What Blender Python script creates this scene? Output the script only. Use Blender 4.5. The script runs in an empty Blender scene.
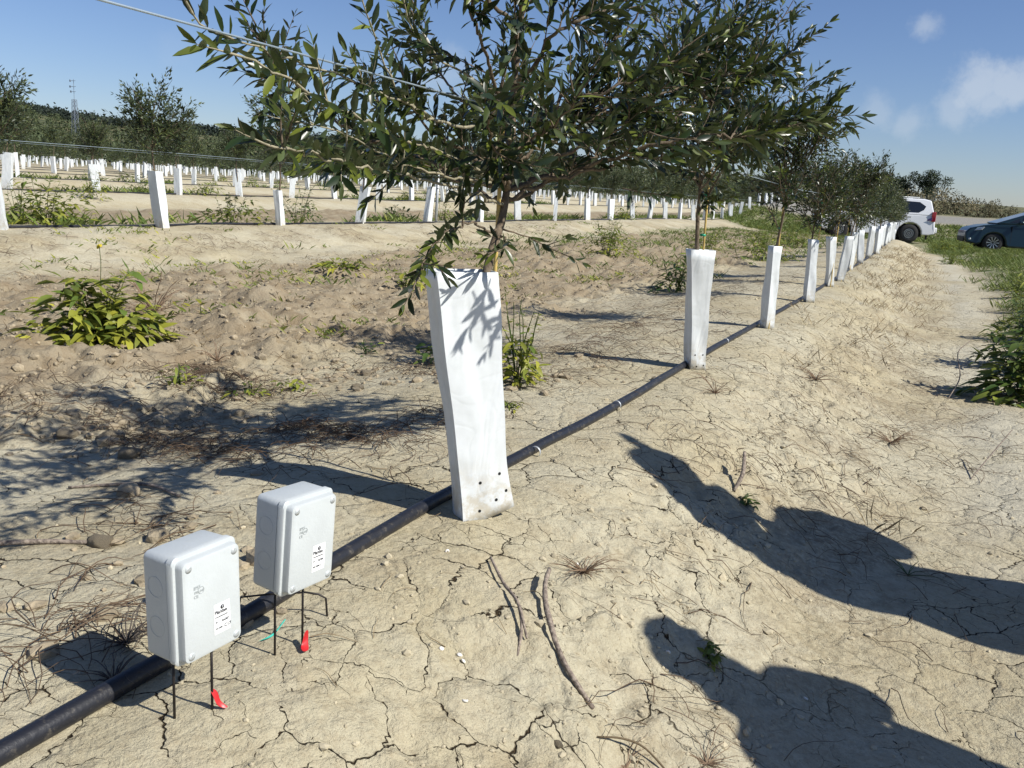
import bpy, bmesh, math, random
import numpy as np
from mathutils import Vector, Matrix
R = math.radians
SC = bpy.context.scene
COL = SC.collection

# ------------------------------------------------------------------ camera
YAW, PITCH, ROLL, FPX = 0.44294864, 0.21606815, 0.06175475, 886.939
CAMP = Vector((1.1126163, 0.0, 0.8431248))
fw = Vector((-math.sin(YAW)*math.cos(PITCH), math.cos(YAW)*math.cos(PITCH), -math.sin(PITCH)))
r0 = Vector((math.cos(YAW), math.sin(YAW), 0)); u0 = r0.cross(fw)
rr = r0*math.cos(ROLL) + u0*math.sin(ROLL); uu = -r0*math.sin(ROLL) + u0*math.cos(ROLL)
cd = bpy.data.cameras.new('camera'); cam = bpy.data.objects.new('camera', cd); COL.objects.link(cam)
cd.sensor_width = 36; cd.sensor_fit = 'HORIZONTAL'; cd.lens = FPX*36/1024
cd.clip_start = 0.05; cd.clip_end = 6000
M3 = Matrix((rr, uu, -fw)).transposed()
cam.matrix_world = Matrix.Translation(CAMP) @ M3.to_4x4()
SC.camera = cam

# ------------------------------------------------------------------ world, sun, exposure
SUN_EL, SUN_AZ = R(43), R(91)            # azimuth clockwise from +Y
w = bpy.data.worlds.new('World'); SC.world = w; w.use_nodes = True
nt = w.node_tree; nt.nodes.clear()
wo = nt.nodes.new('ShaderNodeOutputWorld'); bg = nt.nodes.new('ShaderNodeBackground')
sky = nt.nodes.new('ShaderNodeTexSky'); sky.sky_type = 'NISHITA'; sky.sun_disc = False
sky.sun_elevation = SUN_EL; sky.sun_rotation = SUN_AZ
sky.air_density = 1.0; sky.dust_density = 0.25; sky.ozone_density = 3.0; sky.altitude = 200
bg.inputs['Strength'].default_value = 0.074
# soft cumulus in the direction field: blobs of noise round a few directions
tc = nt.nodes.new('ShaderNodeTexCoord')
def wmath(op, a, b=None, c=None):
    n = nt.nodes.new('ShaderNodeMath'); n.operation = op
    for i, v in enumerate((a, b, c)):
        if v is None: continue
        if isinstance(v, (int, float)): n.inputs[i].default_value = v
        else: nt.links.new(v, n.inputs[i])
    return n.outputs[0]
nz = nt.nodes.new('ShaderNodeTexNoise'); nz.inputs['Scale'].default_value = 30; nz.inputs['Detail'].default_value = 7
nz.inputs['Roughness'].default_value = 0.62
nt.links.new(tc.outputs['Generated'], nz.inputs['Vector'])
def cloud_dir(u, v):
    d = fw + rr*((u-512)/FPX) - uu*((v-384)/FPX); return d.normalized()
# (azimuth/elevation given as unit vectors measured once for this sky)
CLOUDS = [(0.0042,0.9926,0.1181,.024,.85),(0.0264,0.9913,0.1233,.022,.85),(-0.0146,0.9946,0.1026,.017,.55),(-0.0511,0.9947,0.0887,.016,.45),(0.0150,0.9930,0.1090,.018,.75),(-0.0517,0.9831,0.1755,.013,.6),(-0.5137,0.8498,0.1181,.028,.38),(-0.0837,0.9917,0.0973,.018,.4),(-0.7151,0.6895,0.1150,.02,.10)]
total = None
for (x, y, z, rad, amp) in CLOUDS:
    vd = nt.nodes.new('ShaderNodeVectorMath'); vd.operation = 'DISTANCE'
    nt.links.new(tc.outputs['Generated'], vd.inputs[0]); vd.inputs[1].default_value = Vector((x, y, z)).normalized()
    q = wmath('DIVIDE', vd.outputs['Value'], rad)
    q = wmath('ADD', q, wmath('MULTIPLY', wmath('SUBTRACT', nz.outputs['Fac'], .5), 2.6))
    q = wmath('SUBTRACT', 1.35, q)
    n = nt.nodes.new('ShaderNodeMapRange'); n.interpolation_type = 'SMOOTHSTEP'
    n.inputs['From Min'].default_value = -.1; n.inputs['From Max'].default_value = 1.1; n.inputs['To Max'].default_value = amp
    nt.links.new(q, n.inputs['Value'])
    total = n.outputs[0] if total is None else wmath('MAXIMUM', total, n.outputs[0])
tint = nt.nodes.new('ShaderNodeMixRGB'); tint.blend_type = 'MULTIPLY'; tint.inputs['Fac'].default_value = 1
tint.inputs['Color2'].default_value = (0.78, .83, 1.02, 1)
nt.links.new(sky.outputs['Color'], tint.inputs['Color1'])
mx = nt.nodes.new('ShaderNodeMixRGB'); mx.inputs['Color2'].default_value = (6.6, 7.2, 7.9, 1)
nt.links.new(wmath('MULTIPLY', total, .62), mx.inputs['Fac']); nt.links.new(tint.outputs['Color'], mx.inputs['Color1'])
nt.links.new(mx.outputs['Color'], bg.inputs['Color']); nt.links.new(bg.outputs[0], wo.inputs[0])
sl = bpy.data.lights.new('sun', 'SUN'); so = bpy.data.objects.new('sun', sl); COL.objects.link(so)
sl.energy = 4.6; sl.angle = R(0.55); sl.color = (1.0, 0.965, 0.895)
sd = Vector((math.sin(SUN_AZ)*math.cos(SUN_EL), math.cos(SUN_AZ)*math.cos(SUN_EL), math.sin(SUN_EL)))
so.rotation_euler = sd.to_track_quat('Z', 'Y').to_euler()
so.location = (20, -5, 20)
SC.view_settings.view_transform = 'Standard'; SC.view_settings.look = 'None'
SC.view_settings.exposure = 0.45; SC.view_settings.gamma = 1; SC.view_settings.use_curve_mapping = False

# ------------------------------------------------------------------ helpers
def tag(o, label=None, cat=None, group=None, kind=None):
    if label: o['label'] = label
    if cat: o['category'] = cat
    if group: o['group'] = group
    if kind: o['kind'] = kind
    return o
def empty(name, loc=(0,0,0), rz=0):
    o = bpy.data.objects.new(name, None); COL.objects.link(o); o.location = loc; o.rotation_euler.z = rz
    o.empty_display_size = .1
    return o
def link(name, me, mat=None, parent=None):
    if mat is not None and not me.materials:
        for m in (mat if isinstance(mat, (list, tuple)) else [mat]): me.materials.append(m)
    o = bpy.data.objects.new(name, me); COL.objects.link(o)
    if parent is not None: o.parent = parent
    return o
def fast_mesh(name, V, F, smooth=True, mi=None):
    """F: (M,k) array of uniform polygons"""
    V = np.asarray(V, dtype=np.float32); F = np.asarray(F, dtype=np.int32)
    me = bpy.data.meshes.new(name)
    me.vertices.add(len(V)); me.vertices.foreach_set('co', V.ravel())
    k = F.shape[1]
    me.loops.add(F.size); me.loops.foreach_set('vertex_index', F.ravel())
    me.polygons.add(len(F)); me.polygons.foreach_set('loop_start', np.arange(0, F.size, k, dtype=np.int32))
    me.polygons.foreach_set('loop_total', np.full(len(F), k, dtype=np.int32))
    if mi is not None: me.polygons.foreach_set('material_index', np.asarray(mi, dtype=np.int32))
    me.polygons.foreach_set('use_smooth', np.full(len(F), smooth, dtype=bool))
    me.update(calc_edges=True); me.validate()
    return me
class MB:
    """collects boxes, tubes, polygons into one mesh"""
    def __init__(s): s.v = []; s.f = []; s.m = []
    def add(s, vs, fs, mi=0):
        n = len(s.v); s.v += [tuple(v) for v in vs]; s.f += [tuple(i+n for i in f) for f in fs]; s.m += [mi]*len(fs)
    def box(s, c, d, mi=0, rz=0):
        cx, cy, cz = c; a, b, h = d[0]/2, d[1]/2, d[2]/2; co, si = math.cos(rz), math.sin(rz); vs = []
        for z in (-h, h):
            for x, y in ((-a,-b),(a,-b),(a,b),(-a,b)): vs.append((cx+x*co-y*si, cy+x*si+y*co, cz+z))
        s.add(vs, [(3,2,1,0),(4,5,6,7),(0,1,5,4),(1,2,6,5),(2,3,7,6),(3,0,4,7)], mi)
    def tube(s, pts, rad, sides=6, mi=0, cap=True):
        pts = [Vector(p) for p in pts]
        if not isinstance(rad, (list, tuple)): rad = [rad]*len(pts)
        n0 = len(s.v); up = None
        for i, p in enumerate(pts):
            t = (pts[min(i+1, len(pts)-1)] - pts[max(i-1, 0)])
            t = t.normalized() if t.length > 1e-9 else Vector((0,0,1))
            if up is None:
                up = t.orthogonal().normalized()
            else:
                up = (up - t*up.dot(t)); up = up.normalized() if up.length > 1e-6 else t.orthogonal().normalized()
            b = t.cross(up)
            for k in range(sides):
                a = 2*math.pi*k/sides
                s.v.append(tuple(p + (up*math.cos(a) + b*math.sin(a))*rad[i]))
        for i in range(len(pts)-1):
            for k in range(sides):
                a = n0+i*sides+k; b2 = n0+i*sides+(k+1) % sides
                s.f.append((a, b2, b2+sides, a+sides)); s.m.append(mi)
        if cap:
            s.f.append(tuple(n0+k for k in reversed(range(sides)))); s.m.append(mi)
            e = n0+(len(pts)-1)*sides; s.f.append(tuple(e+k for k in range(sides))); s.m.append(mi)
    def lathe(s, prof, c, axis='y', sides=24, mi=0):
        """prof (r, a) along axis"""
        n0 = len(s.v)
        for r_, a in prof:
            for k in range(sides):
                t = 2*math.pi*k/sides; x, y = r_*math.cos(t), r_*math.sin(t)
                s.v.append((c[0]+x, c[1]+a, c[2]+y) if axis == 'y' else (c[0]+x, c[1]+y, c[2]+a))
        for i in range(len(prof)-1):
            for k in range(sides):
                a = n0+i*sides+k; b = n0+i*sides+(k+1) % sides
                s.f.append((a, b, b+sides, a+sides)); s.m.append(mi)
    def build(s, name, mat, parent=None, smooth=False, bevel=0, seg=2):
        me = bpy.data.meshes.new(name); me.from_pydata(s.v, [], s.f); me.update()
        for m in (mat if isinstance(mat, (list, tuple)) else [mat]): me.materials.append(m)
        me.polygons.foreach_set('material_index', s.m)
        me.polygons.foreach_set('use_smooth', [smooth]*len(me.polygons))
        o = bpy.data.objects.new(name, me); COL.objects.link(o)
        if parent is not None: o.parent = parent
        if bevel:
            b = o.modifiers.new('bevel', 'BEVEL'); b.width = bevel; b.segments = seg; b.limit_method = 'ANGLE'; b.angle_limit = R(35)
            for p in me.polygons: p.use_smooth = True
            n = o.modifiers.new('wn', 'WEIGHTED_NORMAL'); n.keep_sharp = True
        return o

# numpy value noise ---------------------------------------------------
def _h(ix, iy, seed):
    n = (ix.astype(np.int64)*374761393 + iy.astype(np.int64)*668265263 + seed*974634777) & 0x7fffffff
    n = ((n ^ (n >> 13))*1274126177) & 0x7fffffff
    n = ((n ^ (n >> 16))*60493) & 0x7fffffff
    return (n & 0xffff)/65535.0
def vnoise(x, y, seed=0):
    ix = np.floor(x); iy = np.floor(y); fx = x-ix; fy = y-iy
    fx = fx*fx*fx*(fx*(fx*6-15)+10); fy = fy*fy*fy*(fy*(fy*6-15)+10)
    a = _h(ix, iy, seed); b = _h(ix+1, iy, seed); c = _h(ix, iy+1, seed); d = _h(ix+1, iy+1, seed)
    return (a*(1-fx)+b*fx)*(1-fy) + (c*(1-fx)+d*fx)*fy
def fbm(x, y, f, oct=4, seed=0, gain=.5):
    s = 0; a = 1; t = 0
    for i in range(oct):
        ca, sa = math.cos(i*1.1), math.sin(i*1.1)
        s = s + a*(vnoise((x*ca-y*sa)*f, (x*sa+y*ca)*f, seed+i*17)-.5); t += a; a *= gain; f *= 2.03
    return s/t*2
def ss(a, b, x):
    t = np.clip((x-a)/(b-a), 0, 1); return t*t*(3-2*t)
ROW = 7.15
def rowx(y):
    y = np.minimum(np.maximum(y, 0), 42); return -0.0006*y*y
def elev_of(azl):   # skyline elevation in degrees against degrees left of +Y
    return np.interp(azl, [-60,-12,-3.4,0.7,6,12,20,26,43,47,50,55,75,120], [.5,.62,.72,.8,1.1,1.6,2.1,2.35,2.45,2.5,2.5,3.0,3.3,1.0])
def Hbase(x, y):
    xr = x - rowx(y); d = np.maximum(-xr, 0)
    right = -0.28*ss(.10, 1.15, xr) + .09*ss(1.75, 2.5, xr)
    dm = np.mod(d, ROW); rr_ = np.minimum(dm, ROW-dm)
    valley = -.20*ss(.25, 1.7, rr_)*(1-ss(70, 110, d))
    trend = .45*(1-np.exp(-d/16))
    z = np.where(xr > 0, right, valley*np.where(d < 3.5, .62, 1.0) + trend)
    z = z + (-.28-z)*ss(31, 35.5, y)*ss(-9, -5, x)
    side = ss(-14, -7, x)*(1-ss(60, 90, np.abs(x)))
    z = z + side*(.70*ss(42, 49, y) + .42*np.clip((y-48)/10, 0, 1) + .3*ss(58, 61.5, y) - .8*ss(63, 90, y))
    # hills far away
    rx, ry = x-CAMP.x, y-CAMP.y; r_ = np.hypot(rx, ry)
    az = np.degrees(np.arctan2(-rx, ry)); el = np.tan(np.radians(elev_of(az)-.42*ss(8, 24, az)))
    hill = el*700*ss(110, 720, r_)*np.where(r_ > 720, 1-ss(720, 1300, r_)*.5, 1)
    return z + hill
def tilled(x, y):
    xr = x-rowx(y); d = -xr; n = fbm(x, y, .9, 3, 5)*.5
    dm = np.mod(np.maximum(d, 0), ROW)
    return ss(1.35+0, 1.9, dm+n)*(1-ss(ROW-2.3, ROW-1.5, dm+n))*(d > 0)
def H(x, y):
    x = np.asarray(x, dtype=float); y = np.asarray(y, dtype=float)
    z = Hbase(x, y); xr = x-rowx(y); near = 1-ss(20, 60, np.hypot(x, y))
    z = z + near*(.022*fbm(x, y, 1.3, 3, 1) + .009*fbm(x, y, 5, 4, 2))
    t = tilled(x, y)
    c = np.abs(fbm(x, y, 4.2, 5, 9)); c2 = np.maximum(0, fbm(x, y, 2.2, 5, 31)-.05)
    z = z + near*t*(.095*c - .025 + .14*c2)
    # row of thrown-up clods just left of the near ridge
    k = np.exp(-((xr+1.75+.25*fbm(x, y, .8, 2, 44))/.28)**2)*(y > .5)
    z = z + near*k*(.05*np.maximum(0, fbm(x, y, 3, 3, 12)+.15) + .05*np.abs(fbm(x, y, 7, 4, 13)))
    k = np.exp(-((xr+6.0)/.9)**2); z = z + near*k*(.05*np.abs(fbm(x, y, 2.6, 4, 83)) + .03*fbm(x, y, 6, 3, 84))
    # eroded lip on the right flank
    k = np.exp(-((xr-.62-.1*fbm(x, y, 1.2, 2, 71))/.33)**2)
    z = z + near*k*(.05*fbm(x, y, 5, 5, 14, .62))
    # slight wheel track
    z = z - near*.015*np.exp(-((xr-1.35)/.16)**2)
    # keep the strip under pipe and boxes calm
    return z
def calm(xr): return np.exp(-(xr/.16)**2)
def Hf(x, y):
    x = np.asarray(x, dtype=float); y = np.asarray(y, dtype=float)
    c = calm(x-rowx(y)); return H(x, y)*(1-c) + c*(Hbase(x, y) + .004*fbm(x, y, 4, 2, 3))
def hz(x, y): return float(Hf(np.array([x]), np.array([y]))[0])

# ------------------------------------------------------------------ materials
def new_mat(name):
    m = bpy.data.materials.new(name); m.use_nodes = True
    nt = m.node_tree; b = nt.nodes['Principled BSDF']
    return m, nt, b
def N(nt, typ, **kw):
    n = nt.nodes.new(typ)
    for k, v in kw.items():
        if hasattr(n, k) and k not in ('Scale',): setattr(n, k, v)
    return n
def mathn(nt, op, a, b=None, c=None, clamp=False):
    n = nt.nodes.new('ShaderNodeMath'); n.operation = op; n.use_clamp = clamp
    for i, v in enumerate((a, b, c)):
        if v is None: continue
        if isinstance(v, (int, float)): n.inputs[i].default_value = v
        else: nt.links.new(v, n.inputs[i])
    return n.outputs[0]
def noise(nt, vec, scale, detail=4, rough=.55, out='Fac', dist=0):
    n = nt.nodes.new('ShaderNodeTexNoise'); n.inputs['Scale'].default_value = scale
    n.inputs['Detail'].default_value = detail; n.inputs['Roughness'].default_value = rough; n.inputs['Distortion'].default_value = dist
    if vec is not None: nt.links.new(vec, n.inputs['Vector'])
    return n.outputs[out]
def mix(nt, fac, a, b, mode='MIX'):
    n = nt.nodes.new('ShaderNodeMixRGB'); n.blend_type = mode
    for i, v in ((0, fac), (1, a), (2, b)):
        if isinstance(v, (int, float)): n.inputs[i].default_value = v
        elif isinstance(v, tuple): n.inputs[i].default_value = (*v, 1) if len(v) == 3 else v
        else: nt.links.new(v, n.inputs[i])
    return n.outputs[0]
def ramp(nt, v, a, b, lo=0., hi=1.):
    n = nt.nodes.new('ShaderNodeMapRange'); n.interpolation_type = 'SMOOTHSTEP'
    n.inputs['From Min'].default_value = a; n.inputs['From Max'].default_value = b
    n.inputs['To Min'].default_value = lo; n.inputs['To Max'].default_value = hi
    nt.links.new(v, n.inputs['Value']); return n.outputs[0]
def bump(nt, h, dist, strength=1., prev=None):
    n = nt.nodes.new('ShaderNodeBump'); n.inputs['Distance'].default_value = dist; n.inputs['Strength'].default_value = strength
    nt.links.new(h, n.inputs['Height'])
    if prev is not None: nt.links.new(prev, n.inputs['Normal'])
    return n.outputs[0]
def simple(name, col, rough=.6, metal=0, var=.12, scale=30, bmp=0, bscale=60, spec=None, coat=0):
    m, nt, b = new_mat(name); c = nt.nodes.new('ShaderNodeTexCoord').outputs['Object']
    f = noise(nt, c, scale, 4)
    lo = tuple(x*(1-var) for x in col); hi = tuple(min(1, x*(1+var)) for x in col)
    nt.links.new(mix(nt, ramp(nt, f, .3, .7), lo, hi), b.inputs['Base Color'])
    b.inputs['Roughness'].default_value = rough; b.inputs['Metallic'].default_value = metal
    if spec is not None: b.inputs['Specular IOR Level'].default_value = spec
    if coat: b.inputs['Coat Weight'].default_value = coat; b.inputs['Coat Roughness'].default_value = .04
    if bmp: nt.links.new(bump(nt, noise(nt, c, bscale, 5), bmp), b.inputs['Normal'])
    return m

def ground_material():
    m, nt, b = new_mat('clay_soil'); L = nt.links
    c = nt.nodes.new('ShaderNodeTexCoord').outputs['Object']
    at = nt.nodes.new('ShaderNodeAttribute'); at.attribute_name = 'zone'
    sp = nt.nodes.new('ShaderNodeSeparateColor'); L.new(at.outputs['Color'], sp.inputs[0])
    till, green, road = sp.outputs[0], sp.outputs[1], sp.outputs[2]
    far = at.outputs['Alpha']
    big = noise(nt, c, .9, 4); med = noise(nt, c, 5, 5, .6); fine = noise(nt, c, 55, 6, .7); grit = noise(nt, c, 260, 3, .6)
    pale, warm, brown = (.475,.435,.315), (.43,.375,.245), (.245,.190,.120)
    col = mix(nt, ramp(nt, big, .38, .62), pale, warm)
    col = mix(nt, mathn(nt, 'MULTIPLY', ramp(nt, med, .45, .72), .45), col, (.34,.27,.165))
    col = mix(nt, mathn(nt, 'MULTIPLY', till, ramp(nt, med, .2, .6, .6, 1.)), col, brown)
    col = mix(nt, mathn(nt, 'MULTIPLY', ramp(nt, fine, .42, .7), .40), col, (.24,.18,.105))
    col = mix(nt, mathn(nt, 'MULTIPLY', ramp(nt, grit, .58, .75), .35), col, (.62,.56,.44))
    al = nt.nodes.new('ShaderNodeAttribute'); al.attribute_name = 'litter'
    s2 = nt.nodes.new('ShaderNodeSeparateColor'); L.new(al.outputs['Color'], s2.inputs[0])
    col = mix(nt, mathn(nt, 'MULTIPLY', s2.outputs[1], .7), col, (.50,.47,.37))
    lm = mathn(nt, 'MULTIPLY', s2.outputs[0], ramp(nt, noise(nt, c, 38, 6, .75), .36, .62))
    col = mix(nt, mathn(nt, 'MULTIPLY', lm, .62), col, (.16,.115,.065))
    # cracks
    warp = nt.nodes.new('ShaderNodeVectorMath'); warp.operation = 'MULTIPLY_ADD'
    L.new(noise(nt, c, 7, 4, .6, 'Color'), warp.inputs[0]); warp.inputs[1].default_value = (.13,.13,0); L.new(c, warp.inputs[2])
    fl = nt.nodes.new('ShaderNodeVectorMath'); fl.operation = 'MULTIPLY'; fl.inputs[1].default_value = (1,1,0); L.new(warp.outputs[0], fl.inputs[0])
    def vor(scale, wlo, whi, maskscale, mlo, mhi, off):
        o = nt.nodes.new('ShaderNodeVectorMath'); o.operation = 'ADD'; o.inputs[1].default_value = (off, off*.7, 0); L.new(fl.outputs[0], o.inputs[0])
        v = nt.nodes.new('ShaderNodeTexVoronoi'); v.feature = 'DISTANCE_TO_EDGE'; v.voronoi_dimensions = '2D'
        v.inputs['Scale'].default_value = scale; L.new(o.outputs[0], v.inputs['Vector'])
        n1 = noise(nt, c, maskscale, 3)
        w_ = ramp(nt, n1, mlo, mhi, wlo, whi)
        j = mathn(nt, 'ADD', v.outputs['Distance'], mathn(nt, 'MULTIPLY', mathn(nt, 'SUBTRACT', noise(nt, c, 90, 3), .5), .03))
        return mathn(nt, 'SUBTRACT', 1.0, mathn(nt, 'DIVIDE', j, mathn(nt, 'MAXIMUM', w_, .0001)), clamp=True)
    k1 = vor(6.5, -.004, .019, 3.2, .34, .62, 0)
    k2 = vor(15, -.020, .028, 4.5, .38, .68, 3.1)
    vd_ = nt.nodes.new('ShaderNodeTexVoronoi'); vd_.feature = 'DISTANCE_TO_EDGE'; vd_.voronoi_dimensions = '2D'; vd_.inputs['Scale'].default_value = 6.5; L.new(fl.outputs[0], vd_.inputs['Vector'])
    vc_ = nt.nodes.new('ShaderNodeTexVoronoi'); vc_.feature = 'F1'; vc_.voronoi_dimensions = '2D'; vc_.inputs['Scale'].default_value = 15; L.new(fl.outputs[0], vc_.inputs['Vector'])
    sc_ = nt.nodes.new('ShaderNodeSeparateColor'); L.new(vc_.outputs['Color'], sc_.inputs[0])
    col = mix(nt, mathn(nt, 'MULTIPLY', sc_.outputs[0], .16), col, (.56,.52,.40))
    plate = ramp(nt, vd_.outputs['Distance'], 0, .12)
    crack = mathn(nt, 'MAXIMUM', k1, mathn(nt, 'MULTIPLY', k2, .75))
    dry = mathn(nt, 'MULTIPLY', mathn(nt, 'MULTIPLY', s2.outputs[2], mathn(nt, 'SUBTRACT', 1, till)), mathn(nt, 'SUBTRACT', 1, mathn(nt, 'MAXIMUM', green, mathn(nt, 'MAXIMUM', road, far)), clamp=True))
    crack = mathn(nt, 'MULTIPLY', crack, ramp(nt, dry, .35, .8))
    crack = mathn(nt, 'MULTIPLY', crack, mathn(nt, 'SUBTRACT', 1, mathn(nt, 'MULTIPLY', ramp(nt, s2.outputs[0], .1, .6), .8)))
    col = mix(nt, ramp(nt, crack, .15, .75), col, (.050,.034,.018))  # shade inside the cracks is put in as a dark base colour
    # plants on soil, road, far land
    col = mix(nt, mathn(nt, 'MULTIPLY', green, ramp(nt, noise(nt, c, 3.5, 5, .7), .35, .62)), col, (.075,.10,.028))
    col = mix(nt, road, col, mix(nt, fine, (.20,.19,.17), (.30,.285,.25)))
    fcol = mix(nt, ramp(nt, noise(nt, c, .05, 5, .6), .4, .62), (.15,.135,.07), (.07,.085,.04))
    col = mix(nt, far, col, fcol)
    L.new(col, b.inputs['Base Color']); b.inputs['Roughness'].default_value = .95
    b.inputs['Specular IOR Level'].default_value = .15
    lump = noise(nt, c, 28, 6, .68)
    n = bump(nt, lump, .018, .9)
    n = bump(nt, mathn(nt, 'MULTIPLY', plate, dry), .004, .6, n)
    n = bump(nt, fine, .006, .8, n)
    n = bump(nt, mathn(nt, 'SUBTRACT', 1, crack), .012, 1, n)
    L.new(n, b.inputs['Normal'])
    return m
def leaf_material(name, top, young, under, rough=.38, ymix=.12, trans=.25):
    m, nt, b = new_mat(name); L = nt.links
    a = nt.nodes.new('ShaderNodeAttribute'); a.attribute_name = 'tone'
    s = nt.nodes.new('ShaderNodeSeparateColor'); L.new(a.outputs['Color'], s.inputs[0])
    dark = tuple(x*.5 for x in top)
    col = mix(nt, s.outputs[0], dark, top)
    col = mix(nt, s.outputs[1], col, young)
    g = nt.nodes.new('ShaderNodeNewGeometry')
    col = mix(nt, mathn(nt, 'MULTIPLY', g.outputs['Backfacing'], .8), col, under)
    L.new(col, b.inputs['Base Color']); b.inputs['Roughness'].default_value = rough; b.inputs['Specular IOR Level'].default_value = .35
    tr = nt.nodes.new('ShaderNodeBsdfTranslucent'); L.new(mix(nt, .5, col, young), tr.inputs['Color'])
    ms = nt.nodes.new('ShaderNodeMixShader'); ms.inputs[0].default_value = trans
    L.new(b.outputs[0], ms.inputs[1]); L.new(tr.outputs[0], ms.inputs[2])
    L.new(ms.outputs[0], nt.nodes['Material Output'].inputs['Surface'])
    return m
def bark_material(name, c1, c2, scale=60):
    m, nt, b = new_mat(name); c = nt.nodes.new('ShaderNodeTexCoord').outputs['Object']
    nt.links.new(mix(nt, ramp(nt, noise(nt, c, scale, 5, .65), .35, .65), c1, c2), b.inputs['Base Color'])
    b.inputs['Roughness'].default_value = .85; nt.links.new(bump(nt, noise(nt, c, scale*2, 5), .003), b.inputs['Normal'])
    return m
def plastic_guard():
    m, nt, b = new_mat('white_guard_plastic'); L = nt.links; c = nt.nodes.new('ShaderNodeTexCoord').outputs['Object']
    s = nt.nodes.new('ShaderNodeSeparateXYZ'); L.new(c, s.inputs[0])
    col = mix(nt, ramp(nt, noise(nt, c, 14, 5, .6), .35, .75), (.74,.77,.78), (.66,.69,.69))
    dirt = mathn(nt, 'MULTIPLY', ramp(nt, s.outputs[2], .20, .0), ramp(nt, noise(nt, c, 30, 6, .75), .40, .60))
    col = mix(nt, mathn(nt, 'MULTIPLY', dirt, .7), col, (.50,.43,.30))
    L.new(col, b.inputs['Base Color']); b.inputs['Roughness'].default_value = .42
    st = nt.nodes.new('ShaderNodeMapping'); st.inputs['Scale'].default_value = (1, 1, .35); L.new(c, st.inputs[0])
    nb_ = bump(nt, noise(nt, st.outputs[0], 12, 2, .45, dist=.8), .014, .5)
    cz = mathn(nt, 'ABSOLUTE', mathn(nt, 'SUBTRACT', noise(nt, c, 6, 2, .4, dist=1.5), .5)); nb_ = bump(nt, ramp(nt, cz, 0, .05), .003, .10, nb_)
    L.new(nb_, b.inputs['Normal'])
    tr = nt.nodes.new('ShaderNodeBsdfTranslucent'); tr.inputs['Color'].default_value = (.75,.8,.8,1)
    ms = nt.nodes.new('ShaderNodeMixShader'); ms.inputs[0].default_value = .10
    L.new(b.outputs[0], ms.inputs[1]); L.new(tr.outputs[0], ms.inputs[2]); L.new(ms.outputs[0], nt.nodes['Material Output'].inputs['Surface'])
    return m
MT = {}
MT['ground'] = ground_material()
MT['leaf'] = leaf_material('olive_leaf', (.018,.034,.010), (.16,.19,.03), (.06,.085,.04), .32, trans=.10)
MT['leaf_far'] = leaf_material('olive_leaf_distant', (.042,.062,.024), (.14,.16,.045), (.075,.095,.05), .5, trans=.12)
MT['weed'] = leaf_material('weed_leaf', (.125,.19,.035), (.42,.40,.05), (.17,.22,.07), .5, trans=.28)
MT['weed_dark'] = leaf_material('dark_weed_leaf', (.055,.11,.025), (.30,.32,.05), (.10,.14,.05), .45, trans=.2)
MT['grass'] = leaf_material('grass_blade', (.11,.18,.03), (.30,.32,.07), (.10,.14,.04), .55, trans=.25)
MT['straw'] = leaf_material('dry_straw', (.26,.19,.105), (.42,.34,.19), (.26,.19,.11), .8, trans=.05)
MT['twig'] = leaf_material('dry_twig', (.12,.075,.045), (.24,.17,.10), (.12,.08,.05), .9, trans=0)
MT['bark'] = bark_material('olive_bark', (.09,.065,.04), (.17,.13,.085))
MT['shoot'] = bark_material('pale_olive_shoot', (.22,.20,.13), (.34,.30,.20))
MT['wood'] = bark_material('weathered_wood', (.13,.10,.08), (.33,.27,.21), 90)
MT['guard'] = plastic_guard()
m_, n_, b_ = new_mat('black_pipe'); c_ = n_.nodes.new('ShaderNodeTexCoord').outputs['Object']
n_.links.new(mix(n_, ramp(n_, noise(n_, c_, 45, 6, .75), .52, .72, 0, .38), (.012,.013,.018), (.22,.19,.14)), b_.inputs['Base Color']); b_.inputs['Roughness'].default_value = .45
n_.links.new(bump(n_, noise(n_, c_, 120, 4), .0008), b_.inputs['Normal']); MT['pipe'] = m_
MT['bamboo'] = simple('bamboo_cane', (.50,.36,.11), .5, scale=20, var=.25)
MT['green_tie'] = simple('green_plastic_tie', (.02,.30,.16), .4)
MT['mast'] = simple('mast_steel', (.22,.25,.29), .6, .2)
MT['wire'] = simple('galvanised_wire', (.42,.50,.55), .4, .6)
MT['galv'] = simple('galvanised_post', (.45,.47,.48), .5, .5)
MT['box'] = simple('light_grey_box_plastic', (.49,.52,.52), .38, var=.04, scale=14, bmp=.0004, bscale=240)
nb = MT['box'].node_tree; pb = nb.nodes['Principled BSDF']; src_ = pb.inputs['Base Color'].links[0].from_socket; cb = nb.nodes.new('ShaderNodeTexCoord').outputs['Object']
nb.links.new(mix(nb, ramp(nb, noise(nb, cb, 26, 6, .72), .56, .80, 0, .40), src_, (.45,.41,.33)), pb.inputs['Base Color'])
MT['label'] = simple('white_sticker', (.84,.85,.84), .4, var=.03)
MT['ink'] = simple('black_ink', (.03,.03,.04), .6, var=.1)
MT['emboss'] = simple('embossed_grey', (.36,.39,.39), .5, var=.05)
MT['screw'] = simple('grey_screw', (.42,.44,.45), .35, .3)
MT['rod'] = simple('dark_wire_rod', (.02,.016,.015), .5, .4, var=.3)
MT['red'] = simple('red_tape', (.42,.012,.014), .4, var=.2)
MT['teal'] = simple('teal_ribbon', (.03,.36,.28), .45, var=.15)
MT['clod'] = simple('soil_clod', (.31,.255,.17), .95, var=.3, scale=25, bmp=.01, bscale=40)
MT['crumb'] = simple('pale_soil_crumb', (.42,.365,.25), .95, var=.2, scale=25)
MT['shell'] = simple('white_shell', (.75,.72,.66), .4, var=.1)
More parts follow.
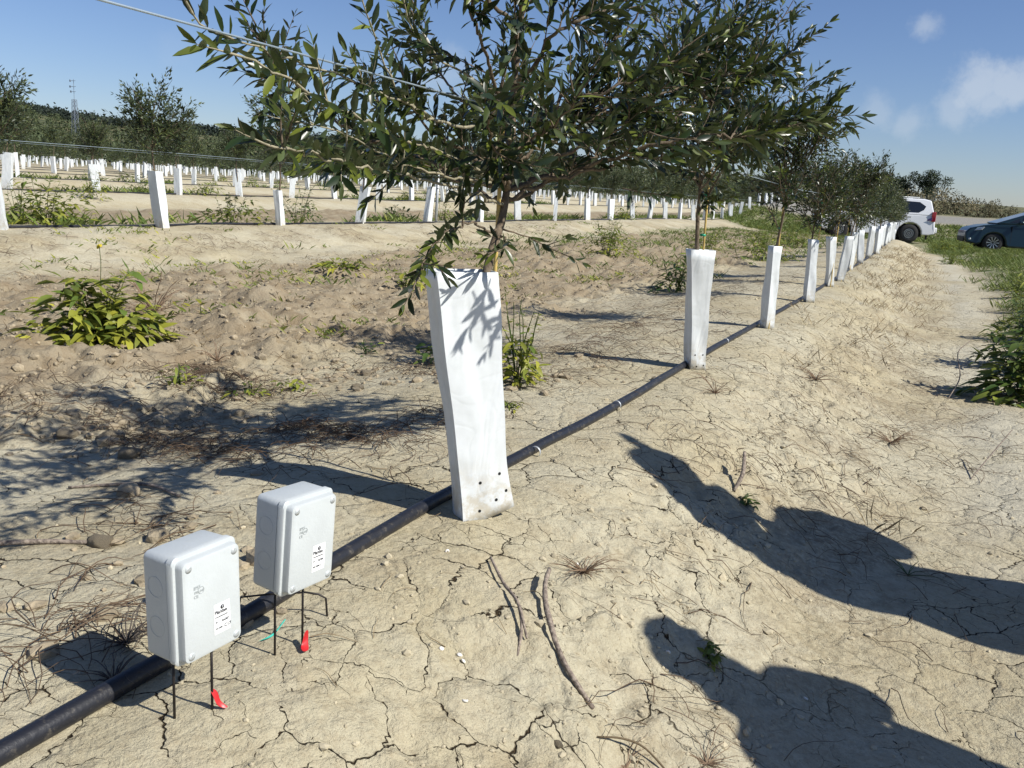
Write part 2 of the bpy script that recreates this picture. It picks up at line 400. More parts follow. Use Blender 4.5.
MT['hole'] = simple('hole_dark', (.008,.008,.008), .9)

# ------------------------------------------------------------------ ground sheet
def axis(c0, c1, step, grow_near, lim_near, grow_far, limit, neg=True):
    core = list(np.arange(c0, c1, step))
    def out(start, sgn, lim):
        p = start; s = step; r_ = []
        while abs(p-start) < lim:
            s = step + (grow_near*min(abs(p-start), lim_near)) + grow_far*max(0, abs(p-start)-lim_near)
            p += sgn*s; r_.append(p)
        return r_
    return core, out
core, out = axis(-1.3, 1.75, .0085, .011, 28, .09, 2600)
xs = sorted(out(core[0], -1, 2600)) + core + out(core[-1], 1, 60)
p = xs[-1]
while p < 2600: p += max(3, .1*p); xs.append(p)
core, out = axis(.55, 3.6, .009, .012, 28, .09, 2600)
ys = core + out(core[-1], 1, 2600)
p = core[0]; lo = []; s = .012
while p > -2000: s = s*1.09; p -= s; lo.append(p)
ys = sorted(lo) + ys
X, Y = np.meshgrid(np.array(xs), np.array(ys)); nx, ny = len(xs), len(ys)
fx, fy = X.ravel(), Y.ravel(); fz = Hf(fx, fy)
idx = np.arange(nx*ny).reshape(ny, nx)
F = np.stack([idx[:-1,:-1], idx[:-1,1:], idx[1:,1:], idx[1:,:-1]], -1).reshape(-1, 4)
me = fast_mesh('ground', np.stack([fx, fy, fz], 1), F)
def greenmask(x, y):
    xr = x-rowx(y); n = fbm(x, y, .7, 4, 60)
    bx = np.interp(y, [0, 4, 6.5, 14, 22, 27, 31, 37], [2.2, 1.9, 1.55, 1.75, 1.45, .95, .1, -2.0])
    g = ss(0, .5, x-bx+.25*n)*(y > -3)
    g = np.maximum(g, ss(37, 42, y)*(x > -9))
    d = -xr; dm = np.mod(np.maximum(d, 0), ROW)
    rowg = np.exp(-((dm-.9)/.55)**2)*(d > ROW*.9)*ss(-.15, .35, n)*(1-ss(30, 90, d))
    g = np.maximum(g, .75*rowg)
    g = np.maximum(g, .6*ss(8, 30, y)*(d > 1)*(d < 6)*ss(-.1, .4, n))
    return g
r_ = np.hypot(fx, fy); side = ((fx > -12) & (np.abs(fx) < 90))
road = side*ss(49, 49.6, fy)*(1-ss(57.4, 58, fy))
farm = np.maximum(ss(95, 150, r_), ss(58, 60, fy)*side)
zone = np.stack([tilled(fx, fy)*(1-farm), greenmask(fx, fy)*(1-road), road, farm], 1).astype(np.float32)
ca = me.color_attributes.new('zone', 'FLOAT_COLOR', 'POINT'); ca.data.foreach_set('color', zone.ravel())
def litter(x, y):
    xr = x-rowx(y); n = fbm(x, y, 2.2, 4, 91, .6); m_ = fbm(x*1.0, y*.35, 3.5, 3, 92)
    right = np.exp(-((xr-.95)/.38)**2)*(.35+.65*ss(1.8, 3.2, y)) + .8*np.exp(-((xr-1.95)/.3)**2)*ss(3, 5, y)
    leftb = np.exp(-((xr+1.15)/.55)**2)*ss(.5, 1.5, y)*.9
    berm = .8*np.exp(-((xr+6.2)/.8)**2)*(y > 0)
    return np.clip((right+leftb+berm)*1.15*ss(-.22, .3, n+.5*m_), 0, 1)*(1-ss(40, 50, y))
lit = np.stack([litter(fx, fy), np.exp(-((fx-rowx(fy)-1.5)/.22)**2)*ss(-.3, .2, fbm(fx, fy, 1.1, 3, 95))*(fy < 34)*(fy > 0), ss(-2.3, -1.5, fx-rowx(fy))*(1-ss(12, 24, fy)), 0*fx+1], 1).astype(np.float32)
ca = me.color_attributes.new('litter', 'FLOAT_COLOR', 'POINT'); ca.data.foreach_set('color', lit.ravel())
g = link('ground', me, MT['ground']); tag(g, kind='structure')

# ------------------------------------------------------------------ leaves and wood
rng = np.random.default_rng(7)
HERO = (np.array([[0,0,0],[.22,-.72,.10],[.22,0,0],[.22,.72,.10],[.5,-1,.14],[.5,0,0],[.5,1,.14],[.8,-.62,.08],[.8,0,0],[.8,.62,.08],[1,0,0]]),
        np.array([[0,1,2],[0,2,3],[1,4,5],[1,5,2],[2,5,6],[2,6,3],[4,7,8],[4,8,5],[5,8,9],[5,9,6],[7,10,8],[8,10,9]]))
MEDL = (np.array([[0,0,0],[.45,-1,.15],[.45,0,0],[.45,1,.15],[1,0,0]]), np.array([[0,1,2],[0,2,3],[1,4,2],[2,4,3]]))
FARL = (np.array([[0,0,0],[.45,-1,0],[.45,1,0],[1,0,0]]), np.array([[0,1,2],[1,3,2]]))
class Leaves:
    def __init__(s): s.p = []; s.d = []; s.n = []; s.l = []; s.w = []; s.c = []; s.t = []
    def add(s, p, d, n, l, w, curl=.1, tone=(.5, 0)):
        s.p.append(tuple(p)); s.d.append(tuple(d)); s.n.append(tuple(n)); s.l.append(l); s.w.append(w); s.c.append(curl); s.t.append(tone)
    def mesh(s, name, tpl):
        T, F = tpl; P = np.array(s.p); D = np.array(s.d); Nn = np.array(s.n); Ln = np.array(s.l)[:,None]; W = np.array(s.w)[:,None]; C = np.array(s.c)[:,None]
        D /= np.linalg.norm(D, axis=1, keepdims=True)+1e-9
        B = np.cross(Nn, D); B /= np.linalg.norm(B, axis=1, keepdims=True)+1e-9; Nn = np.cross(D, B)
        V = np.empty((len(P), len(T), 3))
        for k, (t, a, h) in enumerate(T):
            V[:,k] = P + D*Ln*t + B*(W*.5*a) + Nn*(W*.5*abs(a)*h*2.2 - Ln*C*t*t)
        n = len(T); FF = (F[None] + (np.arange(len(P))*n)[:,None,None]).reshape(-1, 3)
        me = fast_mesh(name, V.reshape(-1, 3), FF)
        tone = np.array(s.t, dtype=np.float32); tc_ = np.zeros((len(P), n, 4), dtype=np.float32); tc_[:,:,0] = tone[:,0:1]; tc_[:,:,1] = tone[:,1:2]; tc_[:,:,3] = 1
        a = me.color_attributes.new('tone', 'FLOAT_COLOR', 'POINT'); a.data.foreach_set('color', tc_.ravel())
        return me
def unit(v):
    v = np.asarray(v, dtype=float); return v/(np.linalg.norm(v)+1e-9)
def rv(s=1.): return rng.normal(size=3)*s
def twig(lv, wd, p, d, length, llen=.052, lw=.0145, step=.021, droop=.0, r0_=.0022, young=.15, bare=.0, sides=4):
    p = np.array(p, dtype=float); d = unit(d); n = max(3, int(length/step)); pts = [p.copy()]
    a0 = rng.uniform(0, math.pi); bend = rv(.03)
    ytwig = rng.random() < young
    for i in range(n):
        d = unit(d + bend + rv(.05) + np.array([0,0,.012-droop])); p = p + d*step; pts.append(p.copy())
        f = (i+1)/n
        if f < bare: continue
        ref = unit(np.cross(d, [0.3,.2,1])); ref2 = np.cross(d, ref)
        a = a0 + i*math.pi/2 + rng.normal()*.25
        o = ref*math.cos(a) + ref2*math.sin(a)
        for sg in (1, -1):
            if rng.random() < .10: continue
            od = o*sg; ang = rng.uniform(.5, 1.1)*(1-.35*f)
            ld = d*math.cos(ang) + od*math.sin(ang) + np.array([0,0,-.15])
            nn = unit(d*math.sin(ang) - od*math.cos(ang)*1 + rv(.35)) + np.array([0,0,.5])
            l = llen*rng.uniform(.5, 1.25)*(1 if f < .85 else .72)
            y = 0.
            if ytwig or f > .9: y = rng.uniform(.1, .6)
            if rng.random() < .015: y = 1.2
            lv.add(p, ld, nn, l, lw*l/llen*rng.uniform(.8, 1.15), rng.uniform(-.08, .22), (rng.random(), y))
    lv.add(p, d, unit(rv()+np.array([0,0,1])), llen*.7, lw*.7, .05, (rng.random(), .6))
    if wd is not None:
        k = max(1, n//5); q = pts[::k]
        if len(q) > 1: wd.tube(q, [r0_*(1-.7*i/(len(q)-1)) for i in range(len(q))], sides, cap=False)
def resample(pts, step):
    pts = [np.array(p, dtype=float) for p in pts]; out_ = []
    P = [2*pts[0]-pts[1]] + pts + [2*pts[-1]-pts[-2]]
    for i in range(1, len(P)-2):
        L_ = np.linalg.norm(P[i+1]-P[i]); n = max(1, int(L_/step))
        for k in range(n):
            t = k/n; a, b, c, d = P[i-1], P[i], P[i+1], P[i+2]
            out_.append(.5*((2*b)+(c-a)*t+(2*a-5*b+4*c-d)*t*t+(3*b-a-3*c+d)*t**3))
    out_.append(pts[-1]); return out_
def limb(lv, wd, pts, r_start, r_end, twn, tl=(.12, .32), start=.2, step=.03, leafed=.0, wob=.005, **kw):
    q = resample(pts, step); n = len(q)
    q = [p + rv(wob)*(0 if i in (0, n-1) else 1) for i, p in enumerate(q)]
    rad = [r_start + (r_end-r_start)*(i/(n-1))**.8 for i in range(n)]
    if wd is not None: wd.tube(q, rad, 6, cap=False)
    L_ = sum(np.linalg.norm(q[i+1]-q[i]) for i in range(n-1))
    for _ in range(int(twn*L_)):
        f = start + (1-start)*rng.random()**.85; i = min(n-2, int(f*(n-1))); d = unit(q[i+1]-q[i])
        o = unit(np.cross(d, rv())); td = unit(d*rng.uniform(.35, .9) + o*rng.uniform(.5, .95) + np.array([0,0,rng.uniform(0,.35)]))
        twig(lv, wd, q[i], td, rng.uniform(*tl)*(1-.35*f), **kw)
    if leafed:   # leaves straight on the outer part of the limb
        i0 = int((1-leafed)*(n-1)); twig_pts = q[i0:]
        for i in range(i0, n-1):
            d = unit(q[i+1]-q[i]); ref = unit(np.cross(d, [.3,.2,1])); ref2 = np.cross(d, ref)
            for sub in (0., .5):
                a = i*1.57+sub*3.14+rng.normal()*.3; o = ref*math.cos(a)+ref2*math.sin(a); p = q[i]*(1-sub)+q[i+1]*sub
                for sg in (1, -1):
                    if rng.random() < .12: continue
                    ang = rng.uniform(.55, 1.15); l = kw.get('llen', .052)*rng.uniform(.7, 1.2)
                    lv.add(p, d*math.cos(ang)+o*sg*math.sin(ang)+np.array([0,0,-.1]), unit(rv(.5)+np.array([0,0,1])), l, kw.get('lw', .0145)*l/kw.get('llen', .052)*rng.uniform(.8, 1.1), rng.uniform(-.08, .2), (rng.random(), rng.uniform(0,.25) if rng.random() < .8 else .8))
        twig(lv, wd, q[-1], q[-1]-q[-2], .1, **kw)


def hero_tree():
    t = empty('olive_tree', (.05, 2.05, hz(.05, 2.05))); O = np.array(t.location)
    tag(t, 'nearest young olive tree, dark leafy crown filling the top centre of the picture', 'tree', 'young olive trees in the orchard')
    def g(pts): return [np.array(p)-O for p in pts]
    tr = MB(); tp = resample(g([(.115,2.0,-.05),(.10,1.98,.3),(.085,1.965,.58),(.08,1.99,.64),(.06,2.07,.72),(.05,2.14,.84),(.05,2.15,.97),(.05,2.14,1.09),(.05,2.16,1.24),(.05,2.13,1.44),(.05,2.06,1.62)]), .04)
    tr.tube([p+rv(.002) for p in tp], [.017-.013*(i/(len(tp)-1)) for i in range(len(tp))], 10); tr.build('trunk', MT['bark'], t, True)
    lv = Leaves(); wd = MB(); ws = MB()
    left = dict(step=.0205, llen=.045, lw=.0128, wob=.0025)
    limb(lv, ws, g([(0.05,2.14,0.84),(0.10,1.83,0.89),(0.15,1.45,0.93),(0.20,1.18,0.96),(0.22,1.03,0.985),(0.22,0.97,0.995)]), .0050, .0018, 3, (.06,.15), .2, leafed=.75, **left)
    limb(lv, ws, g([(0.05,2.15,0.97),(0.05,1.98,0.98),(0.05,1.77,0.98),(0.05,1.59,1.01),(0.05,1.39,1.03),(0.05,1.20,1.04),(0.05,1.10,1.05),(0.05,1.05,1.07)]), .0050, .0015, 3, (.06,.15), .3, leafed=.62, **left)
    limb(lv, ws, g([(0.05,2.13,0.85),(0.00,1.97,0.86),(-0.05,1.78,0.89),(-0.10,1.63,0.94),(-0.12,1.51,0.95)]), .004, .0015, 9, (.1,.2), .2, leafed=.5, **left)
    limb(lv, ws, g([(0.05,2.13,0.80),(0.10,1.71,0.845),(0.15,1.40,0.86),(0.20,1.16,0.875),(0.25,1.0,0.88)]), .0045, .0016, 7, (.08,.17), .35, leafed=.45, **left)
    limb(lv, ws, g([(0.05,1.77,0.98),(0.05,1.62,1.02),(0.05,1.57,1.05),(0.05,1.52,1.11),(0.05,1.48,1.17),(0.05,1.45,1.24)]), .003, .0012, 3, (.06,.14), .2, leafed=.8, **left)
    limb(lv, ws, g([(0.05,2.14,1.04),(0.00,2.02,1.10),(-0.05,1.92,1.14),(-0.10,1.89,1.20),(-0.10,1.83,1.28)]), .004, .0015, 8, (.08,.2), .2, leafed=.6, **left)
    limb(lv, wd, g([(0.05,2.11,0.72),(0.10,1.85,0.76),(0.14,1.67,0.74),(0.18,1.53,0.70),(0.20,1.47,0.665)]), .004, .0014, 6, (.06,.12), .45, leafed=.45, **left)
    limb(lv, wd, g([(0.05,2.11,0.72),(0.12,2.0,0.72),(0.16,1.9,.70)]), .003, .0014, 5, (.06,.12), .45, leafed=.4, **left)
    limb(lv, wd, g([(0.05,2.11,0.74),(0.10,2.18,0.72),(0.16,2.22,.69)]), .003, .0014, 6, (.06,.12), .45, leafed=.4, **left)
    dk = dict(step=.020, llen=.049, lw=.0148)
    D = [
    ([(0.05,2.14,0.82),(.15,2.25,.88),(.25,2.29,.925),(.45,2.32,1.0),(.60,2.55,1.03),(.70,2.90,1.10)], 16, (.1,.22)),
    ([(0.05,2.14,0.84),(.2,2.4,.95),(.4,2.66,1.12),(.52,2.8,1.22),(.6,2.9,1.30)], 17, (.1,.24)),
    ([(0.05,2.14,0.90),(.2,2.35,1.05),(.36,2.5,1.18),(.5,2.64,1.32)], 17, (.1,.26)),
    ([(0.05,2.14,0.84),(.3,2.35,.93),(.5,2.5,1.0),(.58,2.7,1.06)], 16, (.1,.2)),
    ([(0.05,2.12,0.80),(.10,2.40,.90),(.14,2.70,1.0),(.2,2.95,1.08)], 14, (.1,.22)),
    ([(0.05,2.15,0.94),(.14,2.30,1.03),(.28,2.42,1.10),(.42,2.52,1.15),(.56,2.60,1.19)], 17, (.12,.28)),
    ([(0.05,2.14,0.94),(.12,2.35,1.12),(.22,2.46,1.28),(.3,2.5,1.48),(.3,2.5,1.65)], 17, (.12,.3)),
    ([(0.05,2.15,0.94),(.18,2.50,1.10),(.38,2.66,1.24),(.5,2.70,1.40)], 17, (.12,.3)),
    ([(0.05,2.14,0.99),(0.10,1.90,1.12),(0.15,1.72,1.21),(0.15,1.62,1.32)], 11, (.1,.25)),
    ([(0.05,2.14,1.09),(0.20,2.07,1.22),(0.30,2.19,1.31),(0.35,2.39,1.49)], 17, (.12,.3)),
    ([(0.05,2.13,1.16),(0.20,1.85,1.26),(0.30,1.70,1.40)], 14, (.1,.28)),
    ([(0.05,2.14,1.02),(-0.20,2.30,1.09),(-0.35,2.33,1.24),(-0.40,2.33,1.40)], 15, (.12,.3)),
    ([(0.05,2.14,0.92),(-0.15,2.50,1.02),(-0.25,2.80,1.15),(-0.30,2.95,1.30)], 15, (.12,.3)),
    ([(0.05,2.12,0.84),(0.22,1.86,0.92),(0.36,1.72,0.98),(0.42,1.68,1.03)], 13, (.08,.2)),
    ([(0.05,2.12,0.84),(0.18,1.82,0.90),(0.26,1.62,0.95),(0.32,1.5,1.0)], 11, (.08,.2)),
    ([(0.05,2.12,0.84),(-0.2,1.95,0.93),(-.42,1.85,1.04),(-.5,1.8,1.2)], 14, (.1,.28)),
    ([(0.05,2.12,0.80),(-0.2,2.3,0.86),(-.45,2.4,.95),(-.6,2.45,1.1)], 15, (.1,.28)),
    ([(0.05,2.14,1.24),(-0.1,2.0,1.4),(-.2,1.95,1.6)], 14, (.1,.28)),
    ([(0.05,2.14,1.3),(0.15,2.3,1.5),(.2,2.35,1.75)], 14, (.1,.28)),
    ([(0.05,2.12,0.88),(.2,2.2,.95),(.33,2.22,1.02),(.42,2.2,1.1)], 18, (.08,.22)),
    ([(0.05,2.12,0.88),(.0,1.95,.93),(-.05,1.84,1.0),(-.05,1.78,1.08)], 16, (.08,.2)),
    ([(0.05,2.12,1.0),(.25,2.05,1.05),(.4,2.1,1.12),(.5,2.15,1.2)], 16, (.08,.24)),
    ]
    for pts, n, tl in D:
        limb(lv, wd, g(pts), .0062, .0018, n*1.85, tl, .16, leafed=.3, **dk)
    # large pale-tipped shoot reaching right towards the viewer
    for k in range(11):
        b = np.array([.52+.020*k, 2.44+.05*k, 1.00+.011*k])-O
        twig(lv, wd, b, (rng.uniform(.3,1), rng.uniform(-.3,.5), rng.uniform(-.1,.6)), rng.uniform(.06,.13), llen=.066, lw=.019, step=.02, young=.75)
    for b, d_ in (((.44,1.94,.93),(.16,-.03,-.03)),((.50,1.90,.98),(.14,.05,-.06)),((.42,1.99,.86),(.14,-.05,-.02))):
        twig(lv, wd, np.array(b)-O, d_, .15, **dk)
    # young pale rosette in mid crown
    for b in ((.36,1.95,.93),(.24,1.03,.88)):
        for k in range(3): twig(lv, wd, np.array(b)-O, rv(.5)+np.array([.2,-.2,.6]), .05, llen=.05, lw=.016, young=1)
    wd.build('branches', MT['bark'], t, True); ws.build('pale_shoots', MT['shoot'], t, True)
    link('crown', lv.mesh('crown', HERO), MT['leaf'], t)
    return t
hero_tree()

def olive_meshes(seed, dens, tpl, lscale=1., step=.026, sides=4, lw_=.015, H_=1.7):
    global rng, LW
    rng = np.random.default_rng(seed); LW = lw_
    tr = MB(); top = H_*.82; tp = []; p = np.array([0, 0, -.05]); 
    n = 9
    for i in range(n+1):
        f = i/n; tp.append(np.array([.03*math.sin(f*5+seed), .03*math.cos(f*4+seed)-.03*math.cos(seed), -.05+top*f])); tp[-1][:2] *= min(1, f*1.6)
    tp = [np.array([q_[0]-.0*i, q_[1], q_[2]]) for i, q_ in enumerate(tp)]; b0 = tp[0][:2].copy()
    for q_ in tp: q_[:2] -= b0
    tr.tube(tp, [.016-.012*(i/n) for i in range(n+1)], 8)
    lv = Leaves(); wd = MB(); nl = int(11*dens)
    for i in range(nl):
        z0 = rng.uniform(.80, top*.93); k = min(n-1, int((z0+.05)/top*n)); b = tp[k]*(1-((z0+.05)/top*n-k)) + tp[k+1]*((z0+.05)/top*n-k)
        az = i*2.4 + rng.normal()*.3; f = (z0-.68)/(top*.93-.68); L_ = rng.uniform(.5, .74)*(1-.3*f)
        el = rng.uniform(.12, .6)+.45*f; pts = [b]; d = np.array([math.cos(az)*math.cos(el), math.sin(az)*math.cos(el), math.sin(el)]); q = b
        for s in range(4): q = q + d*L_/4; d = unit(d+np.array([0,0,.16])+rv(.12)); pts.append(q)
        _limb2(lv, wd, pts, dens, lscale, step, sides)
    # a few long shoots leave the crown
    for i in range(6):
        b = tp[rng.integers(5, n)]; az = rng.uniform(0, 6.28)
        q = b; d = np.array([math.cos(az)*.5, math.sin(az)*.5, .9]); pts = [b]
        for s in range(4): q = q+unit(d)*.14; d = unit(d+rv(.12)); pts.append(q)
        _limb2(lv, wd, pts, dens*.6, lscale, step, sides)
    a = bpy.data.meshes.new('trunk'); a.from_pydata(tr.v, [], tr.f); a.materials.append(MT['bark'])
    b = bpy.data.meshes.new('branches'); b.from_pydata(wd.v, [], wd.f); b.materials.append(MT['bark'])
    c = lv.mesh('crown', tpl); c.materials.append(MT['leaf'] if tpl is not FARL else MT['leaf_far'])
    for m in (a, b): m.polygons.foreach_set('use_smooth', [True]*len(m.polygons))
    return a, b, c
def _limb2(lv, wd, pts, dens, lscale, step, sides):
    q = resample(pts, .06); n = len(q)
    wd.tube(q, [.0055-.0038*i/(n-1) for i in range(n)], 5 if sides > 3 else 3, cap=False)
    L_ = sum(np.linalg.norm(q[i+1]-q[i]) for i in range(n-1))
    for _ in range(int(24*dens*L_)):
        f = .1+.9*rng.random(); i = min(n-2, int(f*(n-1))); d = unit(q[i+1]-q[i]); o = unit(np.cross(d, rv()))
        twig(lv, wd if sides > 3 else None, q[i], d*rng.uniform(.3,.9)+o*rng.uniform(.5,1)+np.array([0,0,.2]), rng.uniform(.12,.32)*(1-.3*f), llen=.052*lscale, lw=LW*lscale, step=step, young=.22, sides=3)
near_var = [olive_meshes(11+i, 1.4, MEDL, lw_=.0165) for i in range(3)]
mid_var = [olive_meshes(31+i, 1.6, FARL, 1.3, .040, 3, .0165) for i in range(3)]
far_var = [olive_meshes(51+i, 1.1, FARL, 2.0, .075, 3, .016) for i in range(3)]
rng = np.random.default_rng(99)

# ------------------------------------------------------------------ tree guards
def guard_mesh(seed, w_, d_, h_, rz, lean=(0,0), bottom_shear=0., flare=0., pinch=.0, rings=16, warp=1.):
    r = np.random.default_rng(seed); per = 6; loop = []
    cs = [(-1,-1),(1,-1),(1,1),(-1,1)]
    for c in range(4):
        a, b = np.array(cs[c], float), np.array(cs[(c+1) % 4], float)
        for k in range(per): loop.append(a+(b-a)*k/per)
    loop = np.array(loop); n = len(loop); V = []; co, si = math.cos(rz), math.sin(rz)
    ph = r.uniform(0, 6.28, 6)
    for i in range(rings+1):
        t = i/rings; z = h_*t
        wx = w_/2*(1+flare*(t-.5)*2 - pinch*math.sin(math.pi*t**.75)) ; dy = d_/2*(1-.35*pinch*math.sin(math.pi*t))
        tw = .06*warp*math.sin(t*3+ph[0])
        for (a, b) in loop:
            x, y = a*wx, b*dy
            bulge = .0022*warp*(math.sin(a*3+t*7+ph[1])+math.sin(b*4-t*5+ph[2])+.6*math.sin(t*15+ph[3]+a*2))
            x += np.sign(a)*bulge*(abs(a) > .99); y += np.sign(b)*bulge*(abs(b) > .99)
            
            x, y = x*math.cos(tw)-y*math.sin(tw), x*math.sin(tw)+y*math.cos(tw)
            zz = z + (bottom_shear*x*(1-t)**2 if bottom_shear else 0)
            V.append((x*co-y*si+lean[0]*t, x*si+y*co+lean[1]*t, zz))
    F = []
    for i in range(rings):
        for k in range(n): F.append((i*n+k, i*n+(k+1) % n, (i+1)*n+(k+1) % n, (i+1)*n+k))
    me = fast_mesh('tree_guard', np.array(V), np.array(F))
    # crease the four folds
    for e in me.edges:
        a, b = e.vertices
        if a % n == b % n and (a % n) % per == 0: e.use_edge_sharp = True
    me.materials.append(MT['guard'])
    return me
def finish_guard(o):
    s = o.modifiers.new('thick', 'SOLIDIFY'); s.thickness = .0022; s.offset = -1
GG = 'white plastic guards round the young tree trunks'
ordn = ['nearest','second','third','fourth','fifth','sixth','seventh','eighth','ninth','tenth','eleventh','twelfth','thirteenth','fourteenth','fifteenth','sixteenth','seventeenth','eighteenth','nineteenth','twentieth','twenty-first','twenty-second']
def add_holes(parent, pts, n):
    n = Vector(n).normalized()
    for p in pts:
        m = MB(); t = n.orthogonal().normalized(); b = n.cross(t); r = .0042; P = Vector(p)
        m.tube([P-n*.002, P+n*.0006], r, 12); m.build('air_hole', MT['hole'], parent)
# nearest guard
g1 = link('tree_guard', guard_mesh(1, .158, .080, .640, R(54), (-.060,-.065), .34, .09, .13, 24), None); g1.location = (.106, 1.985, .000)
finish_guard(g1); tag(g1, 'nearest tall white plastic tree guard with leaf shadows and five small holes near its foot', 'tree guard', GG)
co, si = math.cos(R(54)), math.sin(R(54)); nrm = (si, -co, 0)
dep = bpy.context.evaluated_depsgraph_get()
bpy.context.view_layer.update(); dep.update()
hp = []
for lx, lz in ((-.030,.100),(.024,.120),(-.026,.022),(.018,.050),(.046,.072)):
    o = Vector((lx*co, lx*si, lz)) + Vector(nrm)*.3
    hit, loc, nn, i = g1.ray_cast(o, -Vector(nrm))
    if hit: hp.append((loc, nn))
for loc, nn in hp: add_holes(g1, [loc], nn)
# row one
row1 = [(.03,4.46,.62,.108,.085,R(38),(-.01,-.09),.20,.14,2),(.05,6.35,.585,.075,.065,R(52),(.0,-.08),0,.03,3),(.04,8.45,.575,.075,.065,R(35),(-.02,-.05),0,.0,4),
        (-.01,10.4,.56,.085,.06,R(48),(-.03,-.16),0,.08,5),(.0,11.3,.55,.085,.06,R(30),(.05,-.05),0,.0,6)]
yy = 13.6; rr_ = np.random.default_rng(4)
while yy < 37:
    row1.append((float(rowx(np.array(yy)))+rr_.normal()*.02, yy, .56+rr_.normal()*.02, .090, .070, rr_.uniform(.4,1.0), (rr_.normal()*.03, -.04+rr_.normal()*.05), 0, .03, 20+len(row1))); yy += 1.95
feat = ['wide-topped with pinched waist','square-folded and upright','narrow with a crumpled edge','leaning left with a bent middle','leaning right behind its neighbour']
for i, (x, y, h_, ww, dd, rz, ln, fl, pn, sd_) in enumerate(row1):
    o = link('tree_guard', guard_mesh(sd_, ww, dd, h_, rz, ln, 0, fl, pn, 12 if i < 6 else 6), None); o.location = (x, y, hz(x, y)-.012); finish_guard(o)
    lab = f'{ordn[i+1]} white guard of the near row along the pipe' + (', '+feat[i] if i < 5 else '')
    tag(o, lab, 'tree guard', GG)
    if i == 0:
        for lx, lz in ((-.02,.09),(.025,.09),(-.01,.03),(.03,.035)):
            c_, s_ = math.cos(rz), math.sin(rz); nr = Vector((s_, -c_, 0)); bpy.context.view_layer.update()
            hit, loc, nn, _ = o.ray_cast(Vector((lx*c_+ln[0]*lz/h_, lx*s_+ln[1]*lz/h_, lz))+nr*.3, -nr)
            if hit: add_holes(o, [loc], nn)

# ------------------------------------------------------------------ trees of the near row
TG = 'young olive trees in the orchard'
def place_tree(var, x, y, rz, s, label, parts=3, lean=None):
    t = empty('olive_tree', (x, y, hz(x, y)), rz); t.scale = (s, s, s)
    tag(t, label, 'tree', TG)
    if lean:
        t.rotation_mode = 'QUATERNION'; t.rotation_quaternion = Vector((0,0,1)).rotation_difference(Vector(lean)) @ Matrix.Rotation(rz, 3, 'Z').to_quaternion()
    for nm, m in zip(('trunk','branches','crown'), var):
        if nm == 'branches' and parts < 3: continue
        o = bpy.data.objects.new(nm, m); COL.objects.link(o); o.parent = t
    return t
for i, (x, y, h_, *_r) in enumerate(row1):
    ln = _r[3]
    if i == 0: v, s, r_ = near_var[0], 1.08, 2.2
    else: v, s, r_ = (near_var[i % 3] if i < 5 else mid_var[i % 3]), (1.0+.06*math.sin(i*2.1))*(.88 if i < 3 else .84), i*1.9
    place_tree(v, x, y, r_, s, f'{ordn[i+1]} olive tree of the near row in the {ordn[i+1]} white guard along the pipe', 3, (ln[0]*.8, ln[1]*.8, h_))
# bamboo stakes
def stake(x, y, z0, x1, y1, z1, label, ties=True):
    m = MB(); n = 8; pts = [(x+(x1-x)*k/n, y+(y1-y)*k/n, z0+(z1-z0)*k/n) for k in range(n+1)]
    o = empty('bamboo_stake', (x, y, z0)); c = MB(); rad = []
    P = []
    for k in range(n+1):
        q = Vector(pts[k])-Vector(o.location); P += [q-Vector((0,0,.004)), q, q+Vector((0,0,.004))]; rad += [.0055,.0068,.0055]
    c.tube(P, rad, 8); c.build('cane', MT['bamboo'], o, True)
    if ties:
        for f in (.72, .90):
            q = Vector((x+(x1-x)*f, y+(y1-y)*f, z0+(z1-z0)*f))-Vector(o.location); t = MB()
            t.lathe([(.013,-.006),(.015,-.003),(.015,.003),(.013,.006)], (q.x-.008, q.y, q.z), 'z', 12); t.build('plastic_tie', MT['green_tie'], o, True)
    tag(o, label, 'stake', 'bamboo canes supporting the young trees')
stake(.022, 4.475, -.1, .02, 4.39, .98, 'pale bamboo cane with green ties beside the second tree trunk')
stake(.10, 2.0, -.1, .03, 2.13, 1.0, 'bamboo cane in the nearest tree guard, mostly behind the trunk', False)
for i in range(1, 6):
    x, y = row1[i][0], row1[i][1]; stake(x+.018, y+row1[i][6][1]*.4, -.1, x+.018, y+row1[i][6][1]*.6, 1.0, f'bamboo cane standing in the {ordn[i+1]} white guard of the near row', i < 3)

# ------------------------------------------------------------------ farther rows
rr_ = np.random.default_rng(12)
gm = [guard_mesh(100+i, .13+.01*i, .09, .60, .6+.5*i, (.045*(i-1.5), -.012*i), 0, .05*(i-1), .03, 5) for i in range(4)]
def proj(x, y, z):
    d = Vector((x, y, z))-CAMP; zc = d.dot(fw)
    return (512+FPX*d.dot(rr)/zc, 384-FPX*d.dot(uu)/zc, zc) if zc > .1 else (-999, -999, zc)
def colwords(u):
    return ['far left','left','centre left','centre','centre right','right','far right'][int(min(6, max(0, u//147)))]
ngu = ntr = 0; farP = []
rown = {1:'second', 2:'third', 3:'fourth', 4:'fifth', 5:'sixth', 6:'seventh', 7:'eighth', 8:'ninth', 9:'tenth', 10:'eleventh', 11:'twelfth'}
r2labels = {0:'big pale tree guard cut by the left edge of the picture',1:'narrow-topped white tree guard of the second row, widening to its foot',2:'upright white tree guard of the second row below the drooping branch',3:'tilted white tree guard of the second row, leaning right'}
guards_far = []
